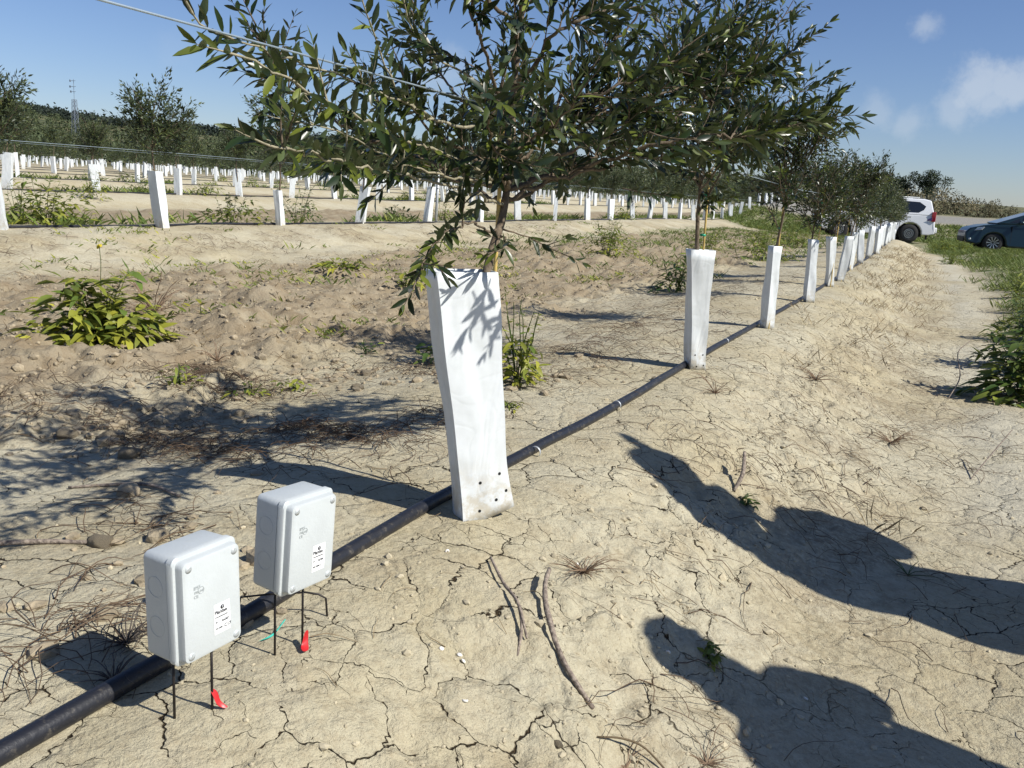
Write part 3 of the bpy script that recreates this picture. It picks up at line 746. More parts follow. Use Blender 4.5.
for k in range(1, 14):
    yk = 5.0 - (k % 2)*0 + (.55*ROW*(k-1)); x0 = -ROW*k; first = True; j = 0
    ystart = 5.62 if k == 1 else math.ceil((.56*ROW*k-2)/2)*2 + rr_.uniform(0, 1)
    y = ystart
    while y < 92:
        x = x0 + rr_.normal()*.05 + float(rowx(np.array(y))); yj = y + rr_.normal()*.08*(k > 1)
        u, v, zc = proj(x, yj, .8)
        if -60 < u < 960:
            guards_far.append((zc, k, j, x, yj, u))
        y += 2.03; j += 1
guards_far.sort()
UN = ['first','second','third','fourth','fifth','sixth','seventh','eighth','ninth','tenth','eleventh','twelfth','thirteenth','fourteenth','fifteenth','sixteenth','seventeenth','eighteenth','nineteenth']
TN = {2:'twent',3:'thirt',4:'fort'}
def ordw(n):
    if n < 20: return UN[n-1]
    t_, u_ = divmod(n, 10); return TN[t_]+'ieth' if u_ == 0 else TN[t_]+'y-'+UN[u_-1]
order = {}
for e in sorted(guards_far[:255], key=lambda e: e[5]): order.setdefault(e[1], []).append(e)
order = {(e[1], e[2]): i+1 for k_, L_ in order.items() for i, e in enumerate(L_)}
for q_, (zc, k, j, x, y, u) in enumerate(guards_far):
    z = hz(x, y)
    if q_ < 255:
        vi = int(rr_.integers(4)); o = bpy.data.objects.new('tree_guard', gm[vi]); COL.objects.link(o); o.location = (x, y, z-.01)
        s = 1+rr_.normal()*.06; o.scale = (s, s, s*(1+rr_.normal()*.05)); o.rotation_euler = (rr_.normal()*.03, rr_.normal()*.03, rr_.uniform(0, 6.28))
        if k == 1 and j == 0: o.scale = (1.5,1.5,1.1)
        lx_ = .045*(vi-1.5)*.5; ly_ = -.012*vi*.5; a_ = o.rotation_euler.z; lx_, ly_ = lx_*math.cos(a_)-ly_*math.sin(a_), lx_*math.sin(a_)+ly_*math.cos(a_)
        lab = r2labels.get(j) if k == 1 and j in r2labels else f'white guard in the {rown.get(k, "farthest")} row back, {ordw(order[(k, j)])} from the left edge of the picture'
        tag(o, lab, 'tree guard', GG)
        if zc < 26: var = mid_var[int(rr_.integers(3))]
        else: var = far_var[int(rr_.integers(3))]
        s = rr_.uniform(.88, 1.08)
        place_tree(var, x+lx_, y+ly_, rr_.uniform(0, 6.28), s, f'olive tree in the {rown.get(k, "farthest")} row back, {ordw(order[(k, j)])} from the left edge of the picture', 3 if zc < 26 else 2)
    else: farP.append((x, y, z))
# everything beyond as one mass of small trees
def grove(name, P, sc, mat, label, wh=True):
    V = []; F = []; mi = []; r = np.random.default_rng(3); base = 0; T = []
    for (x, y, z) in P:
        s = sc*r.uniform(.8, 1.2)
        n = 34
        c = r.normal(size=(n, 3))*np.array([.3,.3,.26])*s + np.array([x, y, z+1.12*s])
        d = r.normal(size=(n, 3)); d /= np.linalg.norm(d, axis=1, keepdims=True); e = np.cross(d, r.normal(size=(n, 3))); e /= np.linalg.norm(e, axis=1, keepdims=True); a = .17*s
        V.append(np.stack([c-d*a, c+e*a*.6, c+d*a, c-e*a*.6], 1).reshape(-1, 3)); F.append((np.arange(n*4).reshape(n, 4)+base)); mi += [0]*n; base += n*4
        T.append(np.repeat(r.random(n), 4))
        if wh:
            w2 = .06; zz = z; vv = [(x-w2,y-w2,zz),(x+w2,y-w2,zz),(x+w2,y+w2,zz),(x-w2,y+w2,zz)]; vv += [(a_,b_,zz+.6) for a_,b_,_ in vv]
            V.append(np.array(vv)); F.append(np.array([(0,1,5,4),(1,2,6,5),(2,3,7,6),(3,0,4,7)])+base); mi += [1]*4; base += 8; T.append(np.zeros(8))
    me = fast_mesh(name, np.concatenate(V), np.concatenate(F), True, mi)
    T = np.concatenate(T).astype(np.float32); c4 = np.zeros((len(T), 4), np.float32); c4[:,0] = T; c4[:,1] = T*.3; c4[:,3] = 1
    a = me.color_attributes.new('tone', 'FLOAT_COLOR', 'POINT'); a.data.foreach_set('color', c4.ravel())
    me.materials.append(mat); me.materials.append(MT['guard'])
    o = link(name, me); tag(o, label, 'olive grove', kind='stuff'); return o
extra = [(-ROW*k + rr_.normal()*.2, y, 0) for k in range(1, 22) for y in np.arange(max(92, 0), 128, 2.1)] + [(-ROW*k, y, 0) for k in range(14, 20) for y in np.arange(.52*ROW*k, 92, 2.1)]
farP += [(x, y, hz(x, y)) for x, y, _ in extra]
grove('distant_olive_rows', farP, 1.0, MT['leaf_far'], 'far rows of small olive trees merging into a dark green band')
# hillside groves and wood
r = np.random.default_rng(5); hp_ = []
for _ in range(2600):
    az = R(r.uniform(9, 66)); d = r.uniform(140, 480); x, y = CAMP.x-math.sin(az)*d, math.cos(az)*d
    hp_.append((x, y))
hzv = Hf(np.array([a for a, b in hp_]), np.array([b for a, b in hp_]))
MT['hill_olive'] = leaf_material('hill_olive_leaf', (.065,.085,.035), (.12,.13,.05), (.06,.08,.035), .8, trans=0)
grove('hillside_trees', [(a, b, z-1) for (a, b), z in zip(hp_, hzv)], 2.3, MT['hill_olive'], 'scattered olive trees across the low hillside', False)
hp_ = []
for _ in range(3800):
    az = R(r.uniform(22, 70)); d = r.uniform(500, 730); hp_.append((CAMP.x-math.sin(az)*d, math.cos(az)*d))
hzv = Hf(np.array([a for a, b in hp_]), np.array([b for a, b in hp_]))
MT['wood_far'] = leaf_material('hill_wood', (.022,.036,.022), (.03,.045,.025), (.03,.04,.03), .8, trans=0)
grove('hill_wood', [(a, b, z-3) for (a, b), z in zip(hp_, hzv)], 4.2, MT['wood_far'], 'dark green wood covering the ridge of the left hill', False)

# ------------------------------------------------------------------ pipes
def pipe(k, r, y0, y1, label, sag=True):
    rp = np.random.default_rng(40+k); ysp = np.arange(y0, y1, .25 if k == 0 else 1.0); m = MB(); pts = []
    for y in ysp:
        off = float(rowx(np.array(y))) - ROW*k
        wob = .007*math.sin(y*.8)+.002*math.sin(y*2.1+1) if k == 0 else .05*math.sin(y*.5+k)
        x = off+wob + (-.07 if k == 0 else .12)*0; pts.append((x, y, hz(x, y)+r*.8))
    if k == 0:
        pts = [(p[0] - .028*float(ss(1.2, 1.9, np.array(p[1])))*(1-float(ss(2.2, 3.2, np.array(p[1]))))-.0, p[1], p[2]) for p in pts]
        pts = resample(pts, .05)
    m.tube(pts, r, 14 if k == 0 else 6)
    o = m.build('irrigation_pipe', MT['pipe'], None, True); tag(o, label, 'pipe', 'black drip irrigation pipes along the rows'); return o
p0 = pipe(0, .0175, .2, 36, 'black irrigation pipe lying along the near row, past the grey boxes')
for yq in (2.55, 3.35, 5.4):
    xq = .007*math.sin(yq*.8)+.002*math.sin(yq*2.1+1)+float(rowx(np.array(yq))) ; m = MB(); m.lathe([(.0176,-.004),(.0190,-.003),(.0190,.003),(.0176,.004)], (0,0,0), 'y', 20)
    o = m.build('dripper_ring', MT['galv'], p0, True); o.location = (xq - .07*0, yq, hz(xq, yq)+.0175*.8)
for k in range(1, 7): pipe(k, .016, .5*ROW*k-6, 70, f'thin black irrigation pipe along the {rown[k]} row of guards')
# wires
def wire(k, z, y0, y1, label, r=.0016):
    m = MB(); pts = []
    for y in np.arange(y0, y1, .5): pts.append((float(rowx(np.array(y)))-ROW*k+(.07 if k == 0 else 0), y, z(y)))
    m.tube(pts, r, 6); tag(m.build('trellis_wire', MT['wire'], None, True), label, 'wire', 'trellis wires strung along the rows')
wire(0, lambda y: 1.064-.0137*min(y, 7), -1.5, 36, 'pale trellis wire crossing the upper left sky into the nearest tree', .0021)
wire(1, lambda y: 1.01+.004*math.sin(y), 0, 60, 'thin trellis wire strung through the trees of the second row', .0026)
wire(2, lambda y: 1.12, 2, 70, 'thin trellis wire strung through the trees of the third row', .0022)
def post(x, y, h_, label, r=.025):
    o = empty('trellis_post', (x, y, hz(x, y))); m = MB()
    m.tube([(0,0,-.2),(.02,0,h_)], r, 10); m.build('post_tube', MT['galv'], o, True)
    m = MB(); m.lathe([(0,.012),(r*1.2,.010),(r*1.2,-.02)], (.02,0,h_), 'z', 10); m.build('post_cap', MT['galv'], o, True)
    for z in (.6, 1.0):
        m = MB(); m.box((.02, -r-.004, z), (.05,.012,.02)); m.build('wire_clip', MT['galv'], o)
    tag(o, label, 'post', 'galvanised posts holding the trellis wires')
post(-7.15-.28, 21.9, .95, 'grey galvanised post among the second row guards, centre of the picture')
post(-7.15-.1, 14.0, .95, 'grey galvanised post in the second row behind the nearest tree')
post(-14.3, 30, 1.2, 'grey galvanised post in the third row, centre of the picture')

# ------------------------------------------------------------------ sensor boxes
def text_mesh(s, size):
    cu = bpy.data.curves.new('t', 'FONT'); cu.body = s; cu.size = size; cu.offset = size*.022; cu.extrude = .00015; cu.resolution_u = 3
    o = bpy.data.objects.new('t', cu); COL.objects.link(o); bpy.context.view_layer.update()
    me = bpy.data.meshes.new_from_object(o.evaluated_get(bpy.context.evaluated_depsgraph_get())); bpy.data.objects.remove(o)
    return me
def rrect(w_, h_, r, n=6):
    P = []
    for cx, cy, a0 in ((w_/2-r,h_/2-r,0),(-w_/2+r,h_/2-r,90),(-w_/2+r,-h_/2+r,180),(w_/2-r,-h_/2+r,270)):
        for k in range(n+1): a = R(a0+90*k/n); P.append((cx+r*math.cos(a), cy+r*math.sin(a)))
    return P
def slab(name, prof, w_, h_, mat, parent):
    """prof: list of (depth x, inset, radius); profile in the local YZ plane, growing along +X"""
    m = MB(); rings = []
    for (x, ins, r) in prof:
        P = rrect(w_-2*ins, h_-2*ins, r); rings.append([(x, a, b+h_/2 if False else b) for a, b in P])
    n = len(rings[0]); V = [p for rg in rings for p in rg]; F = []
    for i in range(len(rings)-1):
        for k in range(n): F.append((i*n+k, i*n+(k+1) % n, (i+1)*n+(k+1) % n, (i+1)*n+k))
    F.append(tuple(reversed(range(n)))); F.append(tuple((len(rings)-1)*n+k for k in range(n)))
    m.add(V, F); o = m.build(name, mat, parent, True)
    o.modifiers.new('es', 'EDGE_SPLIT').split_angle = R(40)
    return o
def sensor_box(loc, yaw, tilt, lines, label, legs):
    root = empty('sensor_box', loc); tag(root, label, 'sensor box', 'grey sensor boxes on wire legs over the pipe')
    W_, Hh, D_ = .122, .174, .074
    rot = Matrix.Rotation(yaw, 4, 'Z') @ Matrix.Rotation(tilt[0], 4, 'Y') @ Matrix.Rotation(tilt[1], 4, 'X')
    def put(o, off=(0,0,0), extra=Matrix.Identity(4)):
        o.matrix_local = rot @ Matrix.Translation(Vector((0,0,Hh/2))+Vector(off)) @ extra; return o
    x0 = -D_/2-.006
    body = put(slab('housing', [(x0-.008,.006,.008),(x0-.0065,.0025,.010),(x0-.003,.0015,.011),(x0+.044,.0008,.011),(x0+.044,.0035,.010),(x0+.047,.0035,.010)], W_, Hh, MT['box'], root))
    lid = put(slab('lid', [(x0+.047,-.0012,.012),(x0+.047+.011,-.0012,.012),(x0+.060,.0003,.012),(x0+.0605,.0045,.010),(x0+.070,.0052,.010),(x0+.0735,.0066,.009),(x0+.0745,.0095,.008)], W_, Hh, MT['box'], root))
    fx_ = x0+.0745
    for a in (-1, 1):
        for b in (-1, 1):
            m = MB(); m.tube([(fx_-.001,0,0),(fx_+.0009,0,0)], .0058, 20); s = put(m.build('screw', MT['box'], root, True), (0, a*(W_/2-.017), b*(Hh/2-.016)))
            m = MB(); ang = R(45+20*a*b); m.add([(fx_+.0012, c*.0045*math.cos(ang)-d*.0008*math.sin(ang), c*.0045*math.sin(ang)+d*.0008*math.cos(ang)) for c, d in ((-1,-1),(1,-1),(1,1),(-1,1))], [(0,1,2,3)])
            sl_ = m.build('screw_slot', MT['screw'], s)
    m = MB(); lw_, lh_ = .032, .050; m.add([(fx_+.0004, a*lw_/2, b*lh_/2) for a, b in ((-1,-1),(1,-1),(1,1),(-1,1))], [(0,1,2,3)])
    st = put(m.build('sticker', MT['label'], root), (0, .0165, -.030))
    faceM = Matrix(((0,0,1,0),(1,0,0,0),(0,1,0,0),(0,0,0,1)))
    def ink(name, me, y, z, mat):
        o = link(name, me, mat, st); o.matrix_local = Matrix.Translation((fx_+.0007, y, z)) @ faceM; return o
    m = MB(); m.tube([(fx_+.0004,0,0),(fx_+.0009,0,0)], .0036, 18); o = m.build('logo_disc', MT['ink'], st, True); o.location = (0,.0005,.0175)
    m = MB(); m.tube([(fx_+.0010,-.0006,-.0022),(fx_+.0010,.0002,.0002),(fx_+.0010,.0012,.0022)], .0004, 6); o = m.build('logo_sprig', MT['label'], st, True); o.location = (0,.0005,.0175)
    for k, (txt, sz, yy_, zz_) in enumerate(lines): ink('sticker_text', text_mesh(txt, sz), yy_, zz_, MT['ink'])
    for zz_ in (.0062, -.0225):
        m = MB(); m.box((fx_+.0006, 0, zz_), (.0003, .029, .00035)); m.build('sticker_rule', MT['ink'], st)
    # moulded marks on the lid
    for k, (txt, sz, yy_, zz_) in enumerate((('IP55',.0075,-.036,.034),('190x140',.0055,-.036,.0275),('CE',.007,-.036,.020))):
        o = link('moulded_text', text_mesh(txt, sz), MT['emboss'], lid); o.matrix_local = Matrix.Translation((fx_+.0004, yy_, zz_)) @ faceM
    m = MB(); P = []
    for k in range(25): a = 2*math.pi*k/24; P.append((fx_+.0003, -.022+.0055*math.cos(a), .030+.0055*math.sin(a)))
    m.tube(P, .0004, 5, cap=False); m.build('moulded_ring', MT['emboss'], lid, True)
    # knock-out rings on the left side of the housing
    for zz_ in (.035, -.03):
        m = MB(); P = []
        for k in range(33): a = 2*math.pi*k/32; P.append((x0+.019+.0165*math.cos(a), -W_/2+.0009, zz_+.0165*math.sin(a)))
        m.tube(P, .00022, 5, cap=False); m.build('knockout_ring', MT['box'], body, True)
    for (a, b) in legs:     # wire legs (local x, y of the foot)
        gz = hz(loc[0]+a[0], loc[1]+a[1])-loc[2]
        m = MB(); m.tube([(a[0]+b[0], a[1]+b[1], .01), (a[0]+b[0]*.5, a[1]+b[1]*.5, gz*.5), (a[0], a[1], gz-.05)], .0021, 8)
        m.build('wire_leg', MT['rod'], root, True)
    return root
B1 = (.148, .950, .106); B2 = (.148, 1.182, .124)
sensor_box(B1, -.069, (-.02, .008), [('Plantae',.0085,-.0150,.0082),('www.plantae.garden',.0030,-.0140,.0022),('ID',.0036,-.0130,-.0065),('0A307',.0052,-.0010,-.0075),('SN 2208',.0036,-.0130,-.0172),('C17',.0078,.0035,-.0185)],
    'larger looking grey sensor box at lower left, nearest, with white sticker reading C17', [((-.012,-.045),(.0,.0)),((.02,.002),(.0,.0))])
sensor_box(B2, -.086, (.03, -.035), [('Plantae',.0085,-.0150,.0082),('www.plantae.garden',.0030,-.0140,.0022),('ID',.0036,-.0130,-.0065),('22709',.0052,-.0010,-.0075),('SN 2208 C1',.0044,-.0130,-.0175)],
    'grey sensor box farther along the pipe, standing between the nearest box and the first tree', [((-.012,-.045),(.0,.0)),((.005,.01),(.0,.0))])
# hook of wire over the pipe
m = MB(); m.tube([(.118,1.315,hz(.118,1.315)-.03),(.115,1.31,.035),(.105,1.30,.045),(.085,1.285,.050),(.03,1.25,.046),(-.02,1.22,.038),(-.03,1.215,-.02)], .0021, 8)
tag(m.build('wire_staple', MT['rod'], None, True), 'bent dark wire staple hooked over the black pipe beside the second box', 'staple')
def rag(name, P, mat, label, cat):
    m = MB(); m.add(P[0], P[1]); o = m.build(name, mat, None, True)
    s = o.modifiers.new('s', 'SOLIDIFY'); s.thickness = .0012; sb = o.modifiers.new('b', 'SUBSURF'); sb.levels = sb.render_levels = 2
    tag(o, label, cat); return o
def strip(pts, w_, seed):
    r = random.Random(seed); V = []; F = []
    for i, p in enumerate(pts):
        p = Vector(p); a = Vector((r.uniform(-.2,.5), r.uniform(.6,1), r.uniform(-.3,.3))).normalized()*w_*r.uniform(.6,1.1)/2
        V += [p-a, p+a]
    for i in range(len(pts)-1): F.append((2*i, 2*i+1, 2*i+3, 2*i+2))
    return V, F
fx1, fy1 = B1[0]+.02, B1[1]+.002; z = hz(fx1, fy1)
rag('red_tape', strip([(fx1-.002,fy1,z+.036),(fx1+.004,fy1+.004,z+.026),(fx1+.008,fy1+.003,z+.014),(fx1+.014,fy1+.008,z+.006),(fx1+.020,fy1+.012,z+.003)], .012, 1), MT['red'], 'small red tape tied low on the wire leg of the nearest box', 'tape')
fx2, fy2 = B2[0]+.005, B2[1]+.01; z = hz(fx2, fy2)
rag('red_tape', strip([(fx2+.004,fy2+.006,z+.032),(fx2+.007,fy2,z+.018),(fx2+.013,fy2-.012,z+.009),(fx2+.023,fy2-.016,z+.004)], .024, 4), MT['red'], 'crumpled red tape at the foot of the second box', 'tape')
rag('teal_ribbon', strip([(.085,1.15,hz(.085,1.15)+.006),(.092,1.175,hz(.09,1.17)+.004),(.090,1.20,hz(.09,1.2)+.010),(.087,1.225,hz(.09,1.22)+.022)], .014, 3), MT['teal'], 'torn teal ribbon on the soil between pipe and red tape', 'ribbon')

# ------------------------------------------------------------------ weeds
def weed_mesh(seed, rad, hgt, nleaf, llen, lw, young, stems=8, wavy=True):
    global rng
    rng = np.random.default_rng(seed); lv = Leaves(); wd = MB()
    for s in range(stems):
        az = rng.uniform(0, 6.28); tilt = rng.uniform(.0, .55); d = np.array([math.cos(az)*tilt, math.sin(az)*tilt, 1.]); q = np.array([math.cos(az), math.sin(az), 0])*rad*.15*rng.random(); pts = [q]
        for k in range(5): q = q+unit(d)*hgt*rng.uniform(.15, .24); d = d+rv(.12); pts.append(q)
        wd.tube(pts, [.004-.0005*k for k in range(6)], 5, cap=False)
        for k in range(int(nleaf*.35/stems)):
            i = rng.integers(0, 5); f = rng.random(); p = pts[i]*(1-f)+pts[i+1]*f; a = rng.uniform(0, 6.28)
            lv.add(p, (math.cos(a), math.sin(a), rng.uniform(-.1,.7)), (rng.normal()*.3, rng.normal()*.3, 1), llen*rng.uniform(.4,.8), lw*rng.uniform(.4,.8), rng.uniform(.1,.45), (rng.random(), max(0, rng.normal()*.15+young*.5)))
    sub = [(np.array([math.cos(q), math.sin(q), 0])*rad*rng.uniform(.1,.42), rng.uniform(.45,.8), rng.uniform(.5,1.15)) for q in rng.uniform(0, 6.28, 6)]
    for k in range(int(nleaf*.65)):
        so_, sr_, sh_ = sub[rng.integers(6)]; a = rng.uniform(0, 6.28); rf = rng.random()**.7; h = hgt*.95*(1-rf**1.6)*rng.uniform(.35,1)+.02
        p = so_ + np.array([math.cos(a), math.sin(a), 0])*rad*rf*.85*sr_ + np.array([0,0,h*sh_])
        lv.add(p, (math.cos(a)+rng.normal()*.5, math.sin(a)+rng.normal()*.5, rng.uniform(-.15,.55)), (rng.normal()*.35, rng.normal()*.35, 1), llen*rng.uniform(.4,1.15), lw*rng.uniform(.6,1.25), rng.uniform(.1,.75), (rng.random(), min(1, max(0, rng.normal()*.25+young*(.3+rf*.8)))))
    return lv.mesh('foliage', HERO), wd
def weed(x, y, seed, rad, hgt, nleaf, llen, lw, young, label, mat='weed', stems=8, group='weeds growing between the tree rows', name='leafy_weed', flowers=0):
    lm, wd = weed_mesh(seed, rad, hgt, nleaf, llen, lw, young, stems)
    o = empty(name, (x, y, hz(x, y)-.01)); tag(o, label, 'weed', group)
    link('foliage', lm, MT[mat], o); wd.build('stems', MT[mat], o, True)
    if flowers:
        for k in range(flowers):
            m = MB(); r = random.Random(k+seed); p = Vector((r.uniform(-.05,.12), r.uniform(-.05,.05), hgt*r.uniform(1.1,1.5)))
            m.tube([(p.x*.3,p.y*.3,hgt*.5),tuple(p*.8+Vector((.01,0,.02))),p], .0018, 5)
            m.build('flower_stem', MT['weed'], o, True)
            m = MB()
            for j in range(9): a = j*.7; m.tube([p+Vector((0,0,.0)), p+Vector((math.cos(a)*.012, math.sin(a)*.012, .010*math.sin(j)))], [.002,.005], 5)
            m.build('flower', MT['yellow'], o, True)
    return o
MT['yellow'] = simple('yellow_petal', (.62,.50,.03), .6)
WG = 'weeds growing between the tree rows'
weed(-2.66, 3.08, 1, .34, .34, 760, .12, .038, .65, 'large leafy weed with yellowing lower leaves and a yellow flower, on tilled soil at left', stems=9, flowers=1)
weed(-.52, 3.5, 2, .15, .38, 260, .07, .020, .6, 'tall yellowish weed standing behind the nearest tree guard', stems=10)
weed(-1.05, 3.9, 22, .26, .28, 160, .08, .03, .1, 'dark green low weed peeking out left of the nearest guard', 'weed_dark')
weed(-1.3, 8.8, 3, .36, .48, 380, .10, .025, .0, 'dark green bushy weed left of the second tree guard', 'weed_dark')
weed(-3.35, 12.4, 4, .62, .60, 600, .10, .028, .3, 'bright yellow-green bushy weed in the middle of the field')
weed(-7.6, 6.5, 5, .75, .55, 420, .11, .035, .3, 'wide weed clump beside the pale guard at the left edge')
weed(-7.8, 9.5, 6, .75, .40, 420, .11, .035, .25, 'green weed mound left of the third guard of the second row')
weed(-7.8, 10.9, 7, .5, .62, 380, .09, .025, .1, 'upright dark weed right of the third guard of the second row', 'weed_dark')
weed(-7.9, 13.6, 8, .42, .32, 240, .11, .035, .1, 'round green weed right of the tilted guard', 'weed_dark')
weed(-7.9, 15.4, 9, .4, .5, 240, .09, .03, .15, 'green weed behind the lowest hanging branch of the nearest tree')
weed(-13.6, 11.9, 10, .5, .55, 260, .10, .03, .35, 'yellow-green bush weed between the second and third rows at left')
weed(-4.2, 7.3, 11, .55, .12, 170, .10, .035, .5, 'low spreading weed patch in mid field below the drooping branch')
weed(-3.0, 6.4, 12, .4, .10, 60, .10, .035, .4, 'sparse low weed patch just left of the nearest tree in mid field')
r = random.Random(3)
spots = [(-1.75,2.72,.13,.10,'bright little sprout in the brown twigs left of the pipe'),(-1.45,2.82,.10,.07,'small yellow-green sprout right of the brown twigs'),(-1.6,3.9,.10,.10,'small dark sprout on the clods in front of the nearest guard'),
    (-1.35,3.0,.12,.05,'flat yellow sprout on pale soil'),(-.33,3.05,.07,.03,'tiny flat green sprout beside the pipe behind the nearest guard'),(.76,1.90,.035,.05,'tiny green seedling inside the lower person shadow'),(.62,2.95,.05,.03,'small dark sprout in the upper shadow near the arm tip')]
for i, (x, y, rad, hh, lab) in enumerate(spots):
    weed(x, y, 60+i, rad, hh, 46, max(.03, rad*.42), max(.012, rad*.13), .35 if i not in (2,5,6) else .0, lab, 'weed' if i not in (2,6) else 'weed_dark', 3, 'small sprouts on the soil', 'sprout')
# right edge
weed(1.72, 6.5, 70, .42, .50, 700, .13, .045, .25, 'large dark leafy weed with a few yellow leaves at the right edge', 'weed_dark')
weed(1.85, 7.8, 71, .48, .62, 700, .12, .035, .2, 'tall leafy weed behind the dark one at the right edge', 'weed_dark')
weed(2.0, 9.6, 72, .5, .55, 600, .12, .03, .15, 'bright green leafy weed farther back at the right edge')
weed(2.3, 12.2, 73, .5, .5, 500, .12, .03, .15, 'spiky green weed at the right edge below the dark car')
weed(2.1, 14.5, 74, .4, .35, 300, .12, .025, .1, 'green weed tuft on the bank right of the track')
weed(1.2, 24, 75, .4, .25, 200, .12, .03, .1, 'green weed mound in the middle of the track before the white car')
weed(.95, 31, 76, .6, .4, 260, .14, .04, .2, 'leafy weed clump behind the white car rear wheel')
weed(1.5, 32, 77, .6, .35, 260, .14, .04, .2, 'leafy weed clump between the two parked cars')

r = random.Random(17)
for i in range(16):
    k = 1+i % 4; y = r.uniform(.62*ROW*k+1, 24+4*k); x = -ROW*k-r.uniform(.3,1.2)
    weed(x, y, 120+i, r.uniform(.4,.7), r.uniform(.3,.55), 220, .13, .035, r.uniform(.1,.4), f'green weed clump along the {rown[k]} row, {ordw(i//4+1)} of four counted outward', 'weed' if i % 3 else 'weed_dark')
for i, (x, y, h_) in enumerate([(-1.6,15,.5),(-2.2,18,.55),(-1.9,21,.5),(-2.9,16.5,.4),(-2.6,24,.5)]):
    weed(x, y, 80+i, .6, h_, 360, .13, .028, .1, f'lush green weed mound behind the guards of the near row, {UN[i]} of five going away')
# ------------------------------------------------------------------ grass and litter (uncountable)
def blades(name, xs_, ys_, hgt, w_, mat, label, young=.3, lean=.5, perclump=9, spread=.05, flat=0):
    lv = Leaves(); r = np.random.default_rng(len(xs_)); z = Hf(np.array(xs_), np.array(ys_))
    for x, y, zz in zip(xs_, ys_, z):
        yt = r.random()
        for k in range(perclump):
            a = r.uniform(0, 6.28); l = hgt*r.uniform(.5, 1.3); up = r.uniform(.35, 1.2) if not flat else r.uniform(0, .25)
            lv.add((x+r.normal()*spread, y+r.normal()*spread, zz-.005), (math.cos(a)*lean, math.sin(a)*lean, up), (math.cos(a+1.5), math.sin(a+1.5), .4), l, w_*r.uniform(.6,1.3), r.uniform(.05,.5), (r.random(), min(1, young*yt*2*r.random())))
    o = link(name, lv.mesh(name, MEDL), MT[mat]); tag(o, label, 'ground cover', kind='stuff'); return o
def scatter(n, x0, x1, y0, y1, fn, seed):
    r = np.random.default_rng(seed); x = r.uniform(x0, x1, n*6); y = y0+(y1-y0)*r.random(n*6); p = fn(x, y); k = r.random(n*6) < p; return x[k][:n], y[k][:n]
xs1, ys1 = scatter(3800, .5, 6, 5, 42, lambda x, y: greenmask(x, y)*ss(-.3,.3,fbm(x, y, 1.5, 3, 8)), 1)
blades('grass', xs1, ys1, .17, .014, 'grass', 'green grass and weeds on the verge right of the track', .5, .6, 12, .07)
xs1, ys1 = scatter(2200, -9, 8, 39.5, 47.5, lambda x, y: np.ones_like(x), 2)
blades('grass', xs1, ys1, .2, .03, 'grass', 'green growth behind the two parked cars', .5, .6, 12, .15)
def rowband(x, y):
    d = -(x-rowx(y)); dm = np.mod(d, ROW); return np.exp(-((dm-.7)/.5)**2)*ss(-.1, .4, fbm(x, y, .6, 3, 60))
xs1, ys1 = scatter(1800, -23, -7.2, 3, 40, rowband, 3)
blades('grass', xs1, ys1, .2, .03, 'grass', 'green weeds strip along the foot of the second and third rows', .6, .7, 10, .10)
xs1, ys1 = scatter(900, -6, -1.2, 5.5, 36, lambda x, y: ss(8, 28, y+2*fbm(x, y, .6, 3, 77))*.8+.12*ss(.1,.5,fbm(x, y, .8, 3, 61)), 4)
blades('grass', xs1, ys1, .13, .016, 'grass', 'green ground cover in the alley between first and second rows', .5, .7, 9, .09)
# thin dry stems
def stems(name, xs_, ys_, ln, rad, label, rise=.03, seed=0, mat='twig', fork=True):
    r = np.random.default_rng(seed); V = []; F = []; T = []; base = 0
    for x, y in zip(xs_, ys_):
        a = r.uniform(0, 6.28); L_ = ln*r.uniform(.4, 1.5); n = 6; cur = r.normal()*.18; p = np.array([x, y]); P = []
        h = r.uniform(.15, 1)*rise
        for k in range(n+1):
            f = k/n; P.append((p[0], p[1], h*math.sin(math.pi*min(1, f*1.15)) + .003)); p = p+np.array([math.cos(a), math.sin(a)])*L_/n; a += cur+r.normal()*.2*(1+2*(r.random() < .15))
        P = np.array(P); P[:,2] += Hf(P[:,0], P[:,1]); rd = rad*r.uniform(.6, 1.3); t = r.random()
        for k, q in enumerate(P):
            d = P[min(n, k+1)]-P[max(0, k-1)]; d /= np.linalg.norm(d)+1e-9; s_ = np.cross(d, [0,0,1]); s_ /= np.linalg.norm(s_)+1e-9; u_ = np.cross(s_, d); rk = rd*(1-.6*k/n)
            for c in range(3): an = c*2.094; V.append(q+s_*rk*math.cos(an)+u_*rk*math.sin(an)); T.append(t)
        for k in range(n):
            for c in range(3): i0 = base+k*3+c; i1 = base+k*3+(c+1) % 3; F.append((i0, i1, i1+3, i0+3))
        base += (n+1)*3
    me = fast_mesh(name, np.array(V), np.array(F)); T = np.array(T, dtype=np.float32); c4 = np.zeros((len(T), 4), np.float32); c4[:,0] = T; c4[:,1] = (T > .75)*.8; c4[:,3] = 1
    at = me.color_attributes.new('tone', 'FLOAT_COLOR', 'POINT'); at.data.foreach_set('color', c4.ravel())
    o = link(name, me, MT[mat]); tag(o, label, 'dry stems', kind='stuff')
lx2, ly2 = scatter(650, -2.4, 2.4, .9, 22, lambda x, y: litter(x, y)**1.5*np.exp(-y/12), 55)
stems('dry_stems', lx2, ly2, .10, .0012, 'matted brown stem litter in bands along both sides of the ridge', .022, 8)
def clus(cs, n, seed):
    r = np.random.default_rng(seed); X_ = []; Y_ = []
    for (x, y, sx, sy, wt) in cs:
        k = int(n*wt); a = r.uniform(0, 6.28, k); q = r.normal(size=(k, 2)); X_ += list(x+q[:,0]*sx); Y_ += list(y+q[:,1]*sy)
    return X_, Y_
